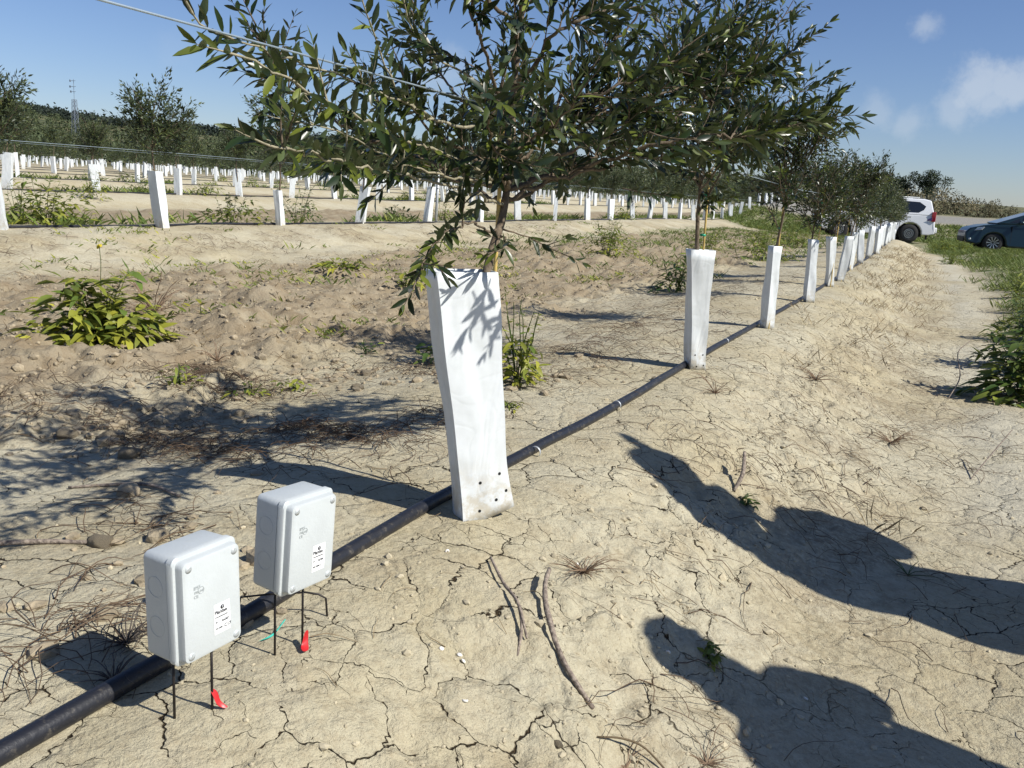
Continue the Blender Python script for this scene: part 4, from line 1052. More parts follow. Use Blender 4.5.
cx, cy = clus([(-1.62,2.85,.22,.12,.6),(-1.15,2.05,.25,.10,.25),(-.68,2.38,.16,.06,.5),(-.9,2.05,.25,.06,.3),(-.45,2.75,.1,.1,.2),(-1.9,2.2,.3,.15,.3),(-.55,1.5,.15,.08,.10),(-.30,1.05,.12,.12,.07),(-.18,.95,.06,.06,.08),(-.9,3.6,.4,.15,.5),(-.55,4.6,.25,.5,.6),(-.7,6.4,.3,.8,.6),(-.8,9,.3,1.5,.5)], 420, 1)
stems('dry_stems', cx, cy, .16, .0014, 'tangled brown dry stems on the soil left of the pipe', .035, 1)
cx, cy = clus([(.75,4.2,.25,.7,.7),(1.05,3.4,.2,.5,.6),(1.35,5.0,.25,.9,.6),(.7,6.5,.3,1.2,.8),(1.3,8.5,.35,1.8,.7),(.45,3.1,.15,.2,.3),(.9,13,.5,3,.8),(.6,2.2,.15,.2,.12),(.75,1.65,.10,.12,.10)], 130, 2)
stems('dry_stems', cx, cy, .17, .0014, 'scattered dry stems on the right flank of the ridge and the track', .035, 2)
xs1, ys1 = scatter(1500, -6, 2.2, 1, 14, lambda x, y: np.ones_like(x)*.5, 9)
stems('dry_stems', xs1, ys1, .07, .0012, 'short bits of straw strewn over the soil', .012, 3, 'straw')
xs1, ys1 = scatter(900, -7.2, -5, 2, 22, lambda x, y: litter(x, y), 29)
stems('dry_stems', xs1, ys1, .14, .002, 'dry brown litter on the flank of the second row berm', .03, 11)
xs1, ys1 = scatter(420, -7.1, -2, 3, 22, lambda x, y: ss(.0, .5, fbm(x, y, .9, 3, 66)), 30)
blades('low_weeds', xs1, ys1, .07, .014, 'weed', 'scattered low weeds over the strip between first and second rows', .8, .9, 8, .06)
xs1, ys1 = scatter(700, -5.5, -1.8, 2.5, 14, lambda x, y: np.ones_like(x)*.5, 19)
blades('dead_grass', xs1, ys1, .06, .006, 'straw', 'dead grass bits across the tilled strip', .6, .8, 5, .04)
xs1, ys1 = clus([(.3,20,.3,4,1),(.6,12,.25,3,.6)], 160, 3)
blades('dead_grass', xs1, ys1, .12, .006, 'straw', 'pale dry grass along the ridge towards the white car', .8, .6, 10, .06)

# clods
def rock_mesh(seed, sub=2):
    bm = bmesh.new(); bmesh.ops.create_icosphere(bm, subdivisions=sub, radius=1); r = random.Random(seed)
    ax = [Vector((r.gauss(0,1), r.gauss(0,1), r.gauss(0,1))).normalized() for _ in range(9)]
    for v in bm.verts:
        d = v.co.normalized(); k = 1.
        for a in ax: k = min(k, .72/max(.05, d.dot(a)) if d.dot(a) > .55 else k)
        v.co = d*k*(1+r.uniform(-.05,.05)); v.co.z *= .7
    me = bpy.data.meshes.new('clod'); bm.to_mesh(me); bm.free(); return me
def clods(name, xs_, ys_, size, label, seed):
    r = np.random.default_rng(seed); bases = []
    for s in range(5):
        m_ = rock_mesh(s+seed*7, 1); v = np.array([x.co for x in m_.vertices]); f = np.array([tuple(p.vertices) for p in m_.polygons]); bases.append((v, f))
    z = Hf(np.array(xs_), np.array(ys_)); V = []; F = []; b = 0
    for x, y, zz in zip(xs_, ys_, z):
        v, f = bases[r.integers(5)]; s = size*min(4, math.exp(r.normal()*.5)); a = r.uniform(0, 6.28); M = np.array([[math.cos(a),-math.sin(a),0],[math.sin(a),math.cos(a),0],[0,0,1]])
        V.append((v*s*r.uniform(.7,1.3,3))@M.T+np.array([x, y, zz+s*.15])); F.append(f+b); b += len(v)
    me = fast_mesh(name, np.concatenate(V), np.concatenate(F), False); o = link(name, me, MT['clod']); tag(o, label, 'soil clods', kind='stuff')
xs1, ys1 = scatter(7500, -6, -1.2, 1.4, 13, lambda x, y: tilled(x, y)*np.exp(-y/9)+.0, 21)
clods('soil_clods', xs1, ys1, .0095, 'crumbled clods over the tilled strip left of the near row', 1)
cx, cy = clus([(-1.5,2.15,.3,.25,1.4),(-1.45,3.3,.25,.3,.8),(-.75,3.7,.3,.2,.6),(-.4,1.3,.2,.25,.25)], 200, 5)
clods('soil_clods', cx, cy, .013, 'line of dry lumpy clods left of the pipe', 2)
xs1, ys1 = scatter(4500, -.9, 1.9, .9, 9, lambda x, y: .10+.9*np.exp(-((x-.62)/.3)**2), 22)
clods('soil_clods', xs1, ys1, .0042, 'crumbs of soil on the cracked ridge', 3)
bpy.data.objects[[o.name for o in bpy.data.objects if o.name.startswith('soil_clods')][-1]].data.materials[0] = MT['crumb']
for i, (x, y, s, lab) in enumerate([(-.52,1.31,.030,'rounded tan clod just left of the boxes'),(-1.31,2.0,.042,'big tan clod in the dark clod line at left'),(-1.11,1.9,.040,'flat broken clod right of the big tan clod'),(-1.47,1.96,.035,'split clod farthest left in the clod line'),
      (.60,1.22,.012,'small round pebble at the bottom centre'),(.615,1.335,.010,'tiny clod beside the curved stick'),(.77,1.40,.012,'small clod at the edge of the lower shadow'),(-1.1,3.1,.03,'tan clod before the nearest guard'),(-1.3,3.45,.03,'dark clod behind the pale soil patch')]):
    m_ = rock_mesh(50+i, 3); m_.materials.append(MT['clod']); o = link('clod', m_); o.location = (x, y, hz(x, y)+s*.25); o.scale = (s*1.1, s, s); o.rotation_euler.z = i*1.3
    for p in m_.polygons: p.use_smooth = True
    tag(o, lab, 'clod', 'single dry clods of earth')
shp = [(.36,1.42),(.33,1.40),(.375,1.41),(.68,1.82),(.155,1.72),(.40,1.95),(.97,1.98),(.44,1.30)]
for i, (x, y) in enumerate(shp):
    m = MB(); P = []; n = 26
    for k in range(n): a = k*.55; rr2 = .0042*(1-k/n*.8); P.append((rr2*math.cos(a), rr2*math.sin(a), .0035*k/n))
    m.tube(P, [.0026*(1-.75*k/n) for k in range(n)], 6); o = m.build('snail_shell', MT['shell'], None, True); o.location = (x, y, hz(x, y)+.001); o.rotation_euler = (.4*i, .3, i)
    tag(o, 'tiny white snail shell on cracked soil, '+['left of the curved stick','middle one left of the curved stick','nearest left of the curved stick','alone near the dry tuft','nearest to the tall guard','between guard and dry tuft','inside the upper shadow','lowest, near the bottom edge'][i], 'snail shell', 'white snail shells on the soil')

# sticks
def stick(pts, rad, label, mat='wood', name='dead_stick', split=False):
    P = [(x, y, hz(x, y)+dz) for x, y, dz in pts]; q = resample(P, .012); m = MB(); n = len(q); r = random.Random(len(label))
    m.tube(q, [rad*(.75+.5*math.sin(math.pi*(.15+.8*i/n)))*r.uniform(.88,1.1) for i in range(n)], 9)
    if split:
        q2 = [p+np.array([.004*math.sin(i*.3), .003, .002]) for i, p in enumerate(q[n//3:])]; m.tube(q2, rad*.45, 6)
    tag(m.build(name, MT[mat], None, True), label, 'stick', 'dead sticks on the soil')
stick([(.385,1.80,.03),(.41,1.72,.035),(.455,1.635,.022),(.53,1.55,.010),(.62,1.50,.004)], .0050, 'curved weathered grey stick half raised from the soil, bottom centre', split=True)
stick([(.25,1.76,.012),(.33,1.67,.014),(.40,1.60,.018),(.45,1.545,.008)], .0030, 'thin brown stick left of the curved grey stick')
stick([(.40,1.60,.018),(.43,1.56,.014),(.45,1.50,-.002)], .0028, 'short broken twig hanging from the thin brown stick')
stick([(.57,2.98,.0),(.585,3.03,.05),(.57,3.1,.09)], .006, 'short grey stump sticking up beside the upper shadow')
stick([(.66,1.42,.004),(.70,1.45,.02),(.74,1.47,.02),(.80,1.47,.006)], .0018, 'pale arched straw stem at the lower shadow edge', 'straw')
stick([(1.25,6.2,.0),(1.30,6.35,.12),(1.27,6.5,.25),(1.33,6.6,.33)], .003, 'thin upright dry stalk on the track')
stick([(1.35,4.3,.0),(1.42,4.45,.08),(1.5,4.6,.17)], .0025, 'thin slanting dry stalk at right near the dark weed')
stick([(-.95,.95,.004),(-.7,1.2,.01),(-.5,1.32,.008)], .005, 'pale fallen branch at the left edge behind the pipe')
stick([(-1.0,1.6,.004),(-.8,1.68,.01),(-.62,1.64,.006)], .004, 'dark bent twig on the pale soil at left')
def tuft(x, y, n, ln, rad, label, mat, seed, name='dry_tuft', up=.5):
    r = random.Random(seed); m = MB()
    for i in range(n):
        a = r.uniform(0, 6.28); L_ = ln*r.uniform(.4,1.2); u_ = r.uniform(.05, up); P = []
        for k in range(6):
            f = k/5; P.append((math.cos(a)*L_*f, math.sin(a)*L_*f, .004+L_*u_*math.sin(f*2.2)))
            a += r.uniform(-.12,.12)
        m.tube(P, [rad*(1-.8*k/5) for k in range(6)], 4, cap=False)
    o = m.build(name, MT[mat], None, True); o.location = (x, y, hz(x, y)-.002); tag(o, label, 'dry tuft', 'dry grass tufts')
MT['tuft'] = bark_material('dry_tuft', (.16,.10,.06), (.30,.21,.13)); MT['tuft_grey'] = bark_material('dry_grey_tuft', (.05,.04,.035), (.12,.10,.08))
MT['tuft_green'] = bark_material('green_tuft', (.05,.09,.03), (.10,.14,.05))
tuft(.43, 1.92, 46, .10, .0013, 'spiky dry brown grass tuft on the cracked ridge above the curved stick', 'tuft', 1)
tuft(.84, 1.56, 26, .09, .0011, 'dry tuft lying in the lower person shadow', 'tuft', 2, up=.25)
tuft(.72, 1.42, 22, .10, .0011, 'straggly dry tuft right of the curved stick', 'tuft', 3, up=.2)
tuft(-.10, 1.02, 34, .075, .0016, 'dark grey grass tuft in the shade behind the nearest box', 'tuft_grey', 4, up=.8)
tuft(-.03, .93, 24, .06, .0016, 'dark strappy tuft against the pipe behind the nearest box', 'tuft_grey', 5, up=.6)
tuft(.25, 4.0, 26, .14, .0016, 'thin dry tuft beside the pipe before the second guard', 'tuft', 7, up=.7)
tuft(1.15, 2.95, 9, .14, .0016, 'green and straw grass tuft at the edge of the upper shadow', 'tuft_green', 8, up=.6)
tuft(-3.3, 4.0, 40, .30, .003, 'thorny dead bush left of the large leafy weed', 'tuft', 9, up=1.0)
tuft(-2.0, 3.2, 22, .16, .002, 'dry tuft on the tilled soil', 'tuft', 10, up=.7)
tuft(.55, 5.2, 34, .18, .0018, 'dry tuft on the right flank beyond the second guard', 'tuft', 11, up=.4)
tuft(1.0, 4.6, 30, .2, .0018, 'dry tuft at the foot of the ridge', 'tuft', 12, up=.4)

# ------------------------------------------------------------------ right background: bank scrub, trees, tower
def bush(x, y, s, seed, mat, label, name='scrub_bush', cat='bush', group=None, trunk=False, flat=.7, n=900):
    r = np.random.default_rng(seed); lv = Leaves(); z0 = hz(x, y); nb = 9
    cs_ = r.normal(size=(nb, 3))*np.array([.45,.45,.28*flat])*s + np.array([0,0,s*.55*flat+(s*.8 if trunk else 0)])
    for k in range(n):
        c = cs_[r.integers(nb)]; d = r.normal(size=3); d /= np.linalg.norm(d); q = c+d*s*.33*r.random()**.4*np.array([1,1,.8])
        lv.add(q, d+r.normal(size=3)*.6, r.normal(size=3), s*.11*r.uniform(.6,1.4), s*.05, .1, (r.random(), .3*r.random()))
    o = empty(name, (x, y, z0-.05)); link('crown' if trunk else 'foliage', lv.mesh('crown', FARL), MT[mat], o)
    m = MB()
    for k in range(5): c = Vector(tuple(cs_[k])); m.tube([(0,0,0),(c.x*.2,c.y*.2,c.z*.5),tuple(c)], [.035*s,.02*s,.008*s], 6)
    m.build('trunk' if trunk else 'stems', MT['bark'], o, True); tag(o, label, cat, group); return o
MT['scrub'] = leaf_material('grey_scrub', (.12,.11,.055), (.24,.21,.11), (.15,.14,.08), .8, trans=.1)
MT['scrub_dry'] = leaf_material('straw_scrub', (.30,.25,.13), (.42,.36,.2), (.28,.24,.14), .8, trans=.1)
MT['dktree'] = leaf_material('dark_tree_leaf', (.03,.05,.02), (.06,.08,.03), (.05,.07,.03), .6, trans=.08)
r = np.random.default_rng(8)
bl = ['farthest left','second','third','fourth','fifth','sixth','seventh','eighth','ninth','tenth','eleventh','twelfth']
for i in range(12):
    x = -2.6+i*.62; dry = i in (3, 7); bush(x, 59.5+r.normal()*.5, 1.55-.07*i+r.random()*.3, 200+i, 'scrub_dry' if dry else 'scrub', f'{"straw coloured" if dry else "grey-brown"} bush on the bank behind the cars, {bl[i]} from the left', group='scrub along the bank beyond the road', n=500)
for i, (x, y, s, h) in enumerate([(-3.8,66,1.4,0),(-2.6,67,1.3,0),(-1.5,66,1.25,0),(-5.2,68,1.5,0),(-7,66,1.5,0),(-.6,66,1.25,0)]):
    bush(x, y, s, 300+i, 'dktree', f'dark round tree above the white car, {bl[i] if i else "tallest"} of the clump', 'tree', 'tree', 'dark trees beyond the road', True, .9, 2200)
# lattice mast
tx, ty = -120., 95.; d0 = math.hypot(tx, ty)
def mast():
    u_t = CAMP + (fw + rr*((71.-512)/FPX) - uu*((80-384)/FPX)) * 0
    base = empty('lattice_mast', (-201, 160, hz(-201, 160)-1)); h_ = 17.5+3.8-base.location.z+(-1); h_ = 21-base.location.z
    m = MB(); hb = h_*.72; n = 12
    cor = lambda z: [(sx*(.75-.35*z/hb), sy*(.75-.35*z/hb), z) for sx, sy in ((-1,-1),(1,-1),(1,1),(-1,1))]
    for k in range(4): m.tube([cor(0)[k], cor(hb)[k]], .06, 5)
    for i in range(n):
        a, b = cor(hb*i/n), cor(hb*(i+1)/n)
        for k in range(4): m.tube([a[k], b[(k+1) % 4]], .03, 4); m.tube([a[(k+1) % 4], b[k]], .03, 4); m.tube([b[k], b[(k+1) % 4]], .03, 4)
    m.build('lattice_tower', MT['mast'], base)
    m = MB(); m.tube([(0,0,hb-.3),(0,0,h_)], .05, 6); m.build('top_pole', MT['mast'], base)
    for z, w_ in ((h_-.4, 1.2),(h_-1.8,1.3),(h_-3.0,1.1)):
        m = MB(); m.tube([(-w_,0,z),(w_*.6,0,z)], .05, 5); m.box((-w_,0,z), (.25,.25,.5)); m.build('antenna_arm', MT['mast'], base)
    tag(base, 'slim grey lattice mast with antennas behind the trees at far left', 'mast')
mast()
m = MB(); bz = hz(-255, 290); m.tube([(-255,290,bz),(-255,290,bz+9.5)], .22, 6); tag(m.build('utility_pole', MT['galv'], None), 'faint thin pole on the dark ridge right of the lattice mast', 'pole')

# ------------------------------------------------------------------ vehicles (front towards -X)
MT['white_paint'] = simple('white_car_paint', (.74,.75,.76), .25, var=.02, coat=.6)
MT['blue_paint'] = simple('dark_blue_car_paint', (.006,.022,.030), .3, .2, var=.05, coat=.3)
MT['glass'] = simple('dark_car_glass', (.012,.014,.016), .06, var=.05, spec=.8)
MT['tyre'] = simple('tyre_rubber', (.018,.018,.018), .8, var=.2)
MT['rim'] = simple('alloy_rim', (.50,.51,.52), .3, .8, var=.1)
MT['rim_dark'] = simple('steel_wheel_grey', (.12,.125,.13), .5, .3)
MT['trim'] = simple('black_trim', (.015,.015,.016), .6)
MT['tail'] = simple('red_lamp', (.30,.008,.02), .15, var=.1, coat=.5)
MT['lamp'] = simple('clear_headlamp', (.55,.58,.60), .1, .2, coat=.6)
MT['skirt'] = simple('wheel_well', (.01,.01,.01), .9)
def arch(xc, r, zc, n=9):
    return [(xc+r*math.cos(math.pi*(1-k/n)), zc+r*math.sin(math.pi*(1-k/n))) for k in range(n+1)]
def wheel(parent, x, y, z, r, w_, spokes, side, steel=False):
    o = MB(); s = side
    o.lathe([(r*.62,-w_/2),(r*.9,-w_/2),(r,-w_*.32),(r,w_*.32),(r*.9,w_/2),(r*.62,w_/2)], (0,0,0), 'y', 28)
    wh = empty('wheel', (x, y, z)); wh.parent = parent; o.build('tyre', MT['tyre'], wh, True)
    m = MB(); f = s*w_*.42
    m.lathe([(r*.63,s*w_/2),(r*.60,f*.8),(r*.52,f*.55),(r*.02,f*.3)], (0,0,0), 'y', 28)
    m.build('rim', MT['rim_dark'] if steel else MT['trim'], wh, True)
    m = MB()
    if steel:
        for rr3 in (.50,.34,.16): m.lathe([(r*rr3,f*.7),(r*(rr3-.02),f*1.1),(r*(rr3-.08),f*1.1),(r*(rr3-.10),f*.6)], (0,0,0), 'y', 28)
    else:
        for k in range(spokes):
            a = 2*math.pi*k/spokes; da = .10
            m.add([(r*.10*math.cos(a-da*2), f*.9, r*.10*math.sin(a-da*2)), (r*.61*math.cos(a-da), f*1.0, r*.61*math.sin(a-da)), (r*.61*math.cos(a+da), f*1.0, r*.61*math.sin(a+da)), (r*.10*math.cos(a+da*2), f*.9, r*.10*math.sin(a+da*2))], [(0,1,2,3)])
        m.lathe([(r*.62,f),(r*.64,f*1.08),(r*.60,f*1.08)], (0,0,0), 'y', 28)
    m.build('spokes' if not steel else 'hub_rings', MT['rim'], wh, not steel)
    return wh
def extr(prof, hw, name, mat, parent, bevel=.05):
    """prof list of (x,z); hw(x, z) half width"""
    m = MB(); n = len(prof); V = [(x, -hw(x, z), z) for x, z in prof] + [(x, hw(x, z), z) for x, z in prof]
    F = [tuple(range(n)), tuple(reversed(range(n, 2*n)))] + [(i, n+i, n+(i+1) % n, (i+1) % n) for i in range(n)]
    m.add(V, F); o = m.build(name, mat, parent)
    me = o.data; bm = bmesh.new(); bm.from_mesh(me); bmesh.ops.recalc_face_normals(bm, faces=bm.faces); bm.to_mesh(me); bm.free()
    if bevel:
        b = o.modifiers.new('b', 'BEVEL'); b.width = bevel; b.segments = 3; b.limit_method = 'ANGLE'; b.angle_limit = R(50); b.use_clamp_overlap = True
        for p in me.polygons: p.use_smooth = True
        o.modifiers.new('wn', 'WEIGHTED_NORMAL')
    return o
def panel(parent, prof, y_of, name, mat, out_=.006, th=.012):
    for s in (-1, 1):
        m = MB(); n = len(prof); V = [(x, s*(y_of(x, z)+out_), z) for x, z in prof]+[(x, s*(y_of(x, z)+out_-th), z) for x, z in prof]
        F = [tuple(range(n)), tuple(reversed(range(n, 2*n)))] + [(i, n+i, n+(i+1) % n, (i+1) % n) for i in range(n)]
        m.add(V, F); o = m.build(name, mat, parent); bm = bmesh.new(); bm.from_mesh(o.data); bmesh.ops.recalc_face_normals(bm, faces=bm.faces); bm.to_mesh(o.data); bm.free()
def quadp(parent, pts, name, mat, th=.01):
    m = MB(); m.add(pts, [(0,1,2,3)]); o = m.build(name, mat, parent); s = o.modifiers.new('s', 'SOLIDIFY'); s.thickness = th; s.offset = 0; return o
def suv(loc, rz):
    c = empty('parked_suv', loc, rz); tag(c, 'white off-road car with red tail lamp parked at the far end of the near row', 'car')
    W_ = .94; P = MT['white_paint']; wr = .40
    low = [(-2.38,.45),(-2.42,.62),(-2.38,.95),(-2.2,1.08),(-1.15,1.18),(2.28,1.20),(2.38,1.12),(2.42,.72),(2.46,.66),(2.44,.42),(2.2,.36)]
    low += list(reversed([(x, z) for x, z in arch(1.42, .50, .36)])) + [(.85,.30),(-.9,.30)] + list(reversed(arch(-1.40, .50, .36))) + [(-2.0,.36)]
    extr(low, lambda x, z: W_-.05*max(0, (abs(x)-1.9))/.5-(.03 if z > 1.1 else 0), 'body', P, c, .05)
    hwc = lambda x, z: .88-(z-1.18)*.27
    cab = [(-1.25,1.17),(-.45,1.80),(-.1,1.86),(1.9,1.86),(2.18,1.80),(2.36,1.17)]
    extr(cab, hwc, 'cabin', P, c, .05)
    panel(c, [(-.95,1.26),(-.40,1.72),(-.05,1.74),(-.05,1.26)], hwc, 'side_window', MT['glass'])
    panel(c, [(.05,1.26),(.05,1.74),(.95,1.74),(.95,1.26)], hwc, 'side_window', MT['glass'])
    panel(c, [(1.05,1.28),(1.05,1.74),(1.72,1.72),(1.98,1.55),(1.90,1.40),(1.70,1.28)], hwc, 'side_window', MT['glass'])
    quadp(c, [(-1.20,-.80,1.22),(-1.20,.80,1.22),(-.50,.68,1.77),(-.50,-.68,1.77)], 'windscreen', MT['glass'])
    quadp(c, [(2.365,-.74,1.26),(2.365,.74,1.26),(2.235,.64,1.70),(2.235,-.64,1.70)], 'rear_window', MT['glass'])
    for s in (-1, 1):
        m = MB(); m.add([(2.20,s*.90,1.02),(2.42,s*.88,1.00),(2.43,s*.82,1.34),(2.30,s*.88,1.36),(2.10,s*.925,1.02)], [(0,1,2,3)]); 
        m = MB(); m.box((2.31,s*.87,1.14), (.16,.15,.40)); m.build('tail_lamp', MT['tail'], c, bevel=.02)
        m = MB(); m.add([(2.02,s*.945,.98),(2.36,s*.945,.98),(2.32,s*.945,1.16),(2.26,s*.945,1.13)], [(0,1,2,3)] if s < 0 else [(3,2,1,0)]); o = m.build('lamp_tip', simple('dark_lamp', (.05,.03,.12), .2), c)
        m = MB(); m.box((-2.33,s*.72,.92), (.14,.36,.2)); m.build('headlight', MT['lamp'], c, bevel=.03)
        m = MB(); m.tube([(-.2,s*.66,1.90),(1.7,s*.66,1.90)], .02, 8); m.build('roof_rail', MT['galv'], c, True)
        m = MB(); m.box((-.85,s*1.03,1.25), (.14,.2,.18)); m.build('mirror', MT['trim'], c, bevel=.04)
        for x in (.0, 1.0):
            m = MB(); m.box((x-.12+.0,s*.955,1.05), (.2,.03,.03)); m.build('door_handle', P, c, bevel=.01)
    for x in (-.95, 0.0, 1.0):
        m = MB(); m.box((x, 0, .75), (.012, 2*W_+.004, .8)); m.build('door_seam', MT['trim'], c)
    m = MB(); m.box((2.47,0,.58), (.12,1.7,.24)); m.build('rear_bumper', P, c, bevel=.04)
    m = MB(); m.box((0,0,.42), (3.9,1.5,.3)); m.build('underbody', MT['skirt'], c)
    for s in (-1, 1):
        wheel(c, 1.42, s*.80, wr, wr, .25, 8, s, True); wheel(c, -1.40, s*.80, wr, wr, .25, 8, s, True)
    m = MB(); m.box((2.15,-.75,.33), (.04,.22,.28)); m.build('mud_flap', MT['trim'], c)
    return c
def hatch(loc, rz):
    c = empty('parked_car', loc, rz); tag(c, 'dark blue car with alloy wheels, its front half in view at the right edge', 'car')
    W_ = .90; P = MT['blue_paint']; wr = .335
    low = [(-2.22,.30),(-2.28,.45),(-2.27,.66),(-2.15,.80),(-1.75,.92),(-1.2,1.0),(-.6,1.03),(1.9,1.06),(2.2,1.0),(2.3,.7),(2.28,.32)]
    low += [(1.85,.24)]+list(reversed(arch(1.38, .385, .28))) + [(.85,.20),(-.9,.20)] + list(reversed(arch(-1.38, .385, .28))) + [(-1.9,.24)]
    extr(low, lambda x, z: W_-.22*max(0, (abs(x)-1.7)/.6)**2-(.05 if z > .9 else 0), 'body', P, c, .07)
    hwc = lambda x, z: .84-(z-1.02)*.42
    cab = [(-1.35,.99),(-.75,1.24),(-.2,1.43),(.35,1.50),(1.2,1.49),(1.8,1.38),(2.2,1.03)]
    extr(cab, hwc, 'cabin', P, c, .05)
    panel(c, [(-.95,1.06),(-.70,1.20),(-.62,1.22),(-.66,1.06)], hwc, 'quarter_window', MT['glass'])
    panel(c, [(-.56,1.06),(-.52,1.26),(-.15,1.38),(.32,1.43),(.32,1.06)], hwc, 'side_window', MT['glass'])
    panel(c, [(.40,1.06),(.40,1.43),(1.15,1.42),(1.3,1.09)], hwc, 'side_window', MT['glass'])
    panel(c, [(1.38,1.09),(1.22,1.41),(1.7,1.32),(1.95,1.12)], hwc, 'quarter_window', MT['glass'])
    quadp(c, [(-1.34,-.78,1.015),(-1.34,.78,1.015),(-.23,.60,1.435),(-.23,-.60,1.435)], 'windscreen', MT['glass'], .02)
    quadp(c, [(2.14,-.70,1.10),(2.14,.70,1.10),(1.84,.62,1.37),(1.84,-.62,1.37)], 'rear_window', MT['glass'], .02)
    for s in (-1, 1):
        m = MB(); m.add([(-2.20,s*.62,.66),(-2.14,s*.64,.80),(-1.72,s*.87,.86),(-1.80,s*.88,.76)], [(0,1,2,3)]); o = m.build('headlight', MT['lamp'], c); q = o.modifiers.new('s', 'SOLIDIFY'); q.thickness = .05; q.offset = 0
        m = MB(); m.box((-2.12,s*.70,.42), (.08,.2,.07)); m.build('fog_lamp', MT['lamp'], c, bevel=.02)
        m = MB(); m.box((2.22,s*.7,.85), (.12,.25,.18)); m.build('tail_lamp', MT['tail'], c, bevel=.03)
        m = MB(); m.box((-.62,s*.97,1.07), (.16,.2,.13)); m.build('mirror', P, c, bevel=.05)
        for x in (.18, 1.1):
            m = MB(); m.box((x,s*.90,.92), (.18,.03,.03)); m.build('door_handle', MT['rim'], c, bevel=.01)
        wheel(c, 1.38, s*.77, wr, wr, .21, 10, s); wheel(c, -1.38, s*.77, wr, wr, .21, 10, s)
    for x in (-.85, .36, 1.3):
        m = MB(); m.box((x, 0, .62), (.010, 2*W_+.003, .62)); m.build('door_seam', MT['trim'], c)
    m = MB(); m.box((-2.27,0,.40), (.05,1.1,.18)); m.build('grille', MT['trim'], c, bevel=.02)
    m = MB(); m.box((0,0,.34), (3.7,1.4,.24)); m.build('underbody', MT['skirt'], c)
    return c
v_ = suv((-1.78, 38.0, hz(-.3, 38)-.0), R(14)); v_.scale = (.9,.9,.9); v_ = hatch((3.55, 34.9, hz(3.0, 34)-.0), R(10)); v_.scale = (.95,.95,.95)

# ------------------------------------------------------------------ people beside the track (outside the frame, they cast the two shadows)
MT['skin'] = simple('skin', (.45,.27,.18), .55, var=.06, scale=8); MT['jacket'] = simple('dark_jacket_cloth', (.04,.05,.08), .9, bmp=.004, bscale=30)
MT['jacket_b'] = simple('green_jacket_cloth', (.07,.09,.05), .9, bmp=.004, bscale=30)
MT['jeans'] = simple('jeans_cloth', (.05,.07,.12), .9, bmp=.003, bscale=60); MT['hair'] = simple('brown_hair', (.05,.03,.02), .7, var=.3); MT['shoe'] = simple('boot_leather', (.05,.03,.02), .7)
def skinned(name, J, E_, mat, parent, lv_=2):
    names = list(J); me = bpy.data.meshes.new(name); me.from_pydata([J[n][0] for n in names], [], [(names.index(a), names.index(b)) for a, b in E_]); me.update()
    o = link(name, me, mat, parent); sk = o.modifiers.new('skin', 'SKIN'); sk.use_smooth_shade = True
    sv = me.skin_vertices[0].data
    for i, n in enumerate(names): q = J[n][1]; sv[i].radius = q if isinstance(q, tuple) else (q, q); sv[i].use_root = (i == 0)
    s = o.modifiers.new('sub', 'SUBSURF'); s.levels = s.render_levels = lv_
    return o
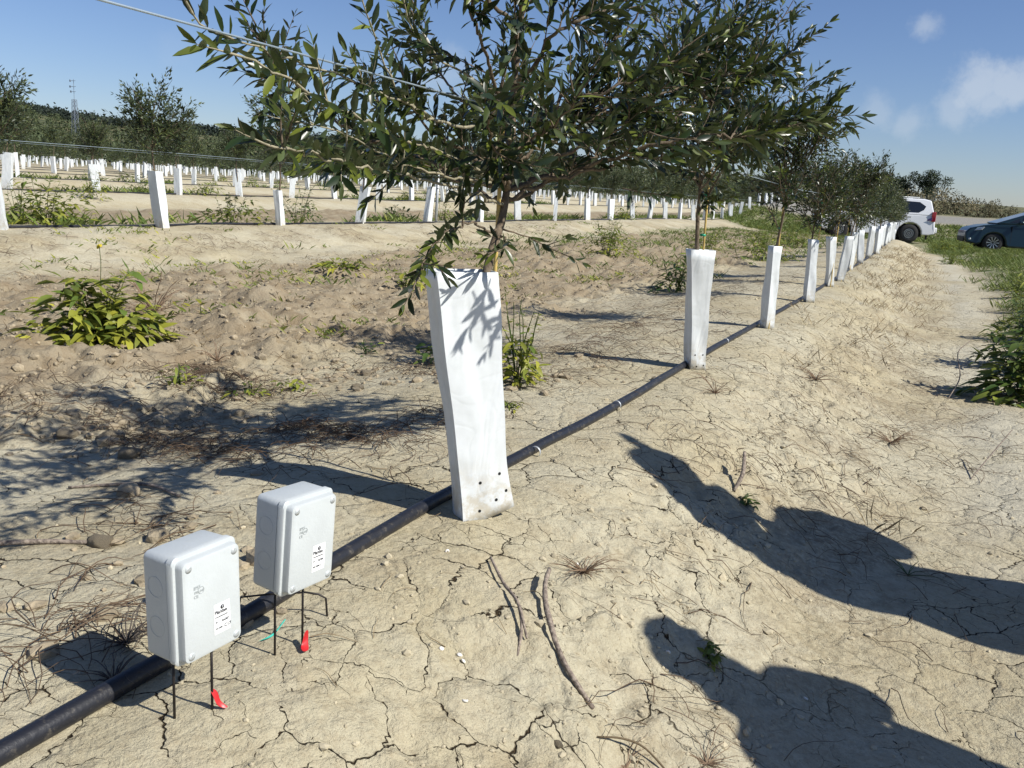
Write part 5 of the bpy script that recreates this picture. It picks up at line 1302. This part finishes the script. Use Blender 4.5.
def person(loc, rz, label, jacket, armL, armR, hs=1.0, pad=.018, shz=1., longhair=False, coat=False):
    """armL/armR: (elbow, wrist) points; faces -X"""
    p = empty('person', loc, rz); p.scale = (hs,)*3; tag(p, label, 'person')
    J = {'pelvis':((0,0,.95),(.11,.15)),'waist':((0,0,1.10),(.10,.14)),'chest':((0,0,1.32),(.12,.17)),'neckb':((0,0,1.48),.065),'neck':((-.02,0,1.55),.052),'jaw':((-.05,0,1.61),.068),'head':((-.03,0,1.69),.092),'crown':((-.01,0,1.735),.062),'nose':((-.14,0,1.66),.014)}
    E_ = [('pelvis','waist'),('waist','chest'),('chest','neckb'),('neckb','neck'),('neck','jaw'),('jaw','head'),('head','crown'),('head','nose')]
    for s, nm, (el, wr_) in ((-1,'L',armL),(1,'R',armR)):
        el = Vector(el); wr_ = Vector(wr_); d = (wr_-el).normalized(); pal = wr_+d*.07; sd_ = d.cross(Vector((0,0,1))).normalized() if abs(d.z) < .9 else Vector((0,1,0))
        J['sh'+nm] = ((0,s*.19,1.43*shz),.065); J['el'+nm] = (tuple(el),.042); J['wr'+nm] = (tuple(wr_),.028); J['pa'+nm] = (tuple(pal),(.036,.022))
        E_ += [('chest','sh'+nm),('sh'+nm,'el'+nm),('el'+nm,'wr'+nm),('wr'+nm,'pa'+nm)]
        for f in range(4):
            b = pal+sd_*(.028-.019*f)+d*.02; t = b+d*(.055+.01*(f in (1,2)))-Vector((0,0,.012)); J[f'f{nm}{f}'] = (tuple(b),.009); J[f'g{nm}{f}'] = (tuple(t),.008); E_ += [('pa'+nm, f'f{nm}{f}'), (f'f{nm}{f}', f'g{nm}{f}')]
        b = wr_+d*.03+sd_*.035; J['th'+nm] = (tuple(b+d*.03+sd_*.012),.010); E_ += [('wr'+nm,'th'+nm)]
        J['hip'+nm] = ((0,s*.10,.88),.095); J['kn'+nm] = ((-.02,s*.12,.50),.062); J['an'+nm] = ((.02,s*.13,.09),.040); J['to'+nm] = ((-.14,s*.15,.04),.034)
        E_ += [('pelvis','hip'+nm),('hip'+nm,'kn'+nm),('kn'+nm,'an'+nm),('an'+nm,'to'+nm)]
    skinned('body', J, E_, MT['skin'], p)
    def sub(name, keys, grow, mat, edges=None):
        K = {k:(J[k][0], tuple(a+grow for a in J[k][1]) if isinstance(J[k][1], tuple) else J[k][1]+grow) for k in keys}
        E2 = [e for e in E_ if e[0] in K and e[1] in K]; return skinned(name, K, E2, mat, p)
    sub('jacket', ['pelvis','waist','chest','neckb','shL','elL','wrL','shR','elR','wrR'], pad, jacket)
    sub('trousers', ['pelvis','hipL','knL','anL','hipR','knR','anR'], .012, MT['jeans'])
    if coat: skinned('coat', {'a':((0,0,1.15),(.15,.20)),'b':((0,0,.95),(.16,.25)),'c':((0,0,.62),(.17,.30)),'d':((0,0,.52),(.16,.30))}, [('a','b'),('b','c'),('c','d')], jacket, p)
    for nm in 'LR':
        a, t = J['an'+nm][0], J['to'+nm][0]; skinned('shoe', {'a':(a,.052),'h':((a[0]+.03,a[1],.04),.045),'t':(t,.045)}, [('a','h'),('a','t')], MT['shoe'], p)
    skinned('hair', {'a':((.0,0,1.70),.085),'b':((.03,0,1.64),.08)}, [('a','b')], MT['hair'], p)
    if longhair: skinned('long_hair', {'a':((.03,0,1.66),.09),'b':((.05,.0,1.55),.125),'c':((.06,0,1.40),.12),'d':((.06,0,1.28),.09)}, [('a','b'),('b','c'),('c','d')], MT['hair'], p)
    m = MB(); m.lathe([(.108*math.cos(q*math.pi/16), .108*math.sin(q*math.pi/16)) for q in range(-1, 9)], (.012,0,1.715), 'z', 20); m.build('hair_top', MT['hair'], p, True)
    for s in (-1, 1):
        m = MB(); m.lathe([(0,-.012),(.008,-.008),(.012,0),(.008,.008),(0,.012)], (-.115,s*.034,1.70), 'z', 10); m.build('eye', MT['shell'], p, True)
        m = MB(); m.lathe([(.012,-.02),(.018,0),(.012,.02)], (-.02,s*.098,1.68), 'z', 8); m.build('ear', MT['skin'], p, True)
    m = MB(); m.tube([(-.118,-.024,1.618),(-.126,0,1.615),(-.118,.024,1.618)], .006, 6); m.build('mouth', MT['tail'], p, True)
    return p
PA = (2.35, 2.82); PB = (2.30, 1.84)
person((PA[0], PA[1], hz(*PA)), R(0), 'person in a dark jacket standing right of the track with one arm raised overhead', MT['jacket'], ((-.04,-.17,1.74),(-.05,.06,2.09)), ((-.05,.36,1.18),(-.18,.26,.98)), 1.0, .085, coat=True)
person((PB[0], PB[1], hz(*PB)), R(0), 'long haired person in a green jacket standing at the lower right', MT['jacket_b'], ((-.05,-.28,1.10),(-.2,-.2,.95)), ((-.05,.27,1.12),(-.22,.2,.95)), .90, .025, .92, True)
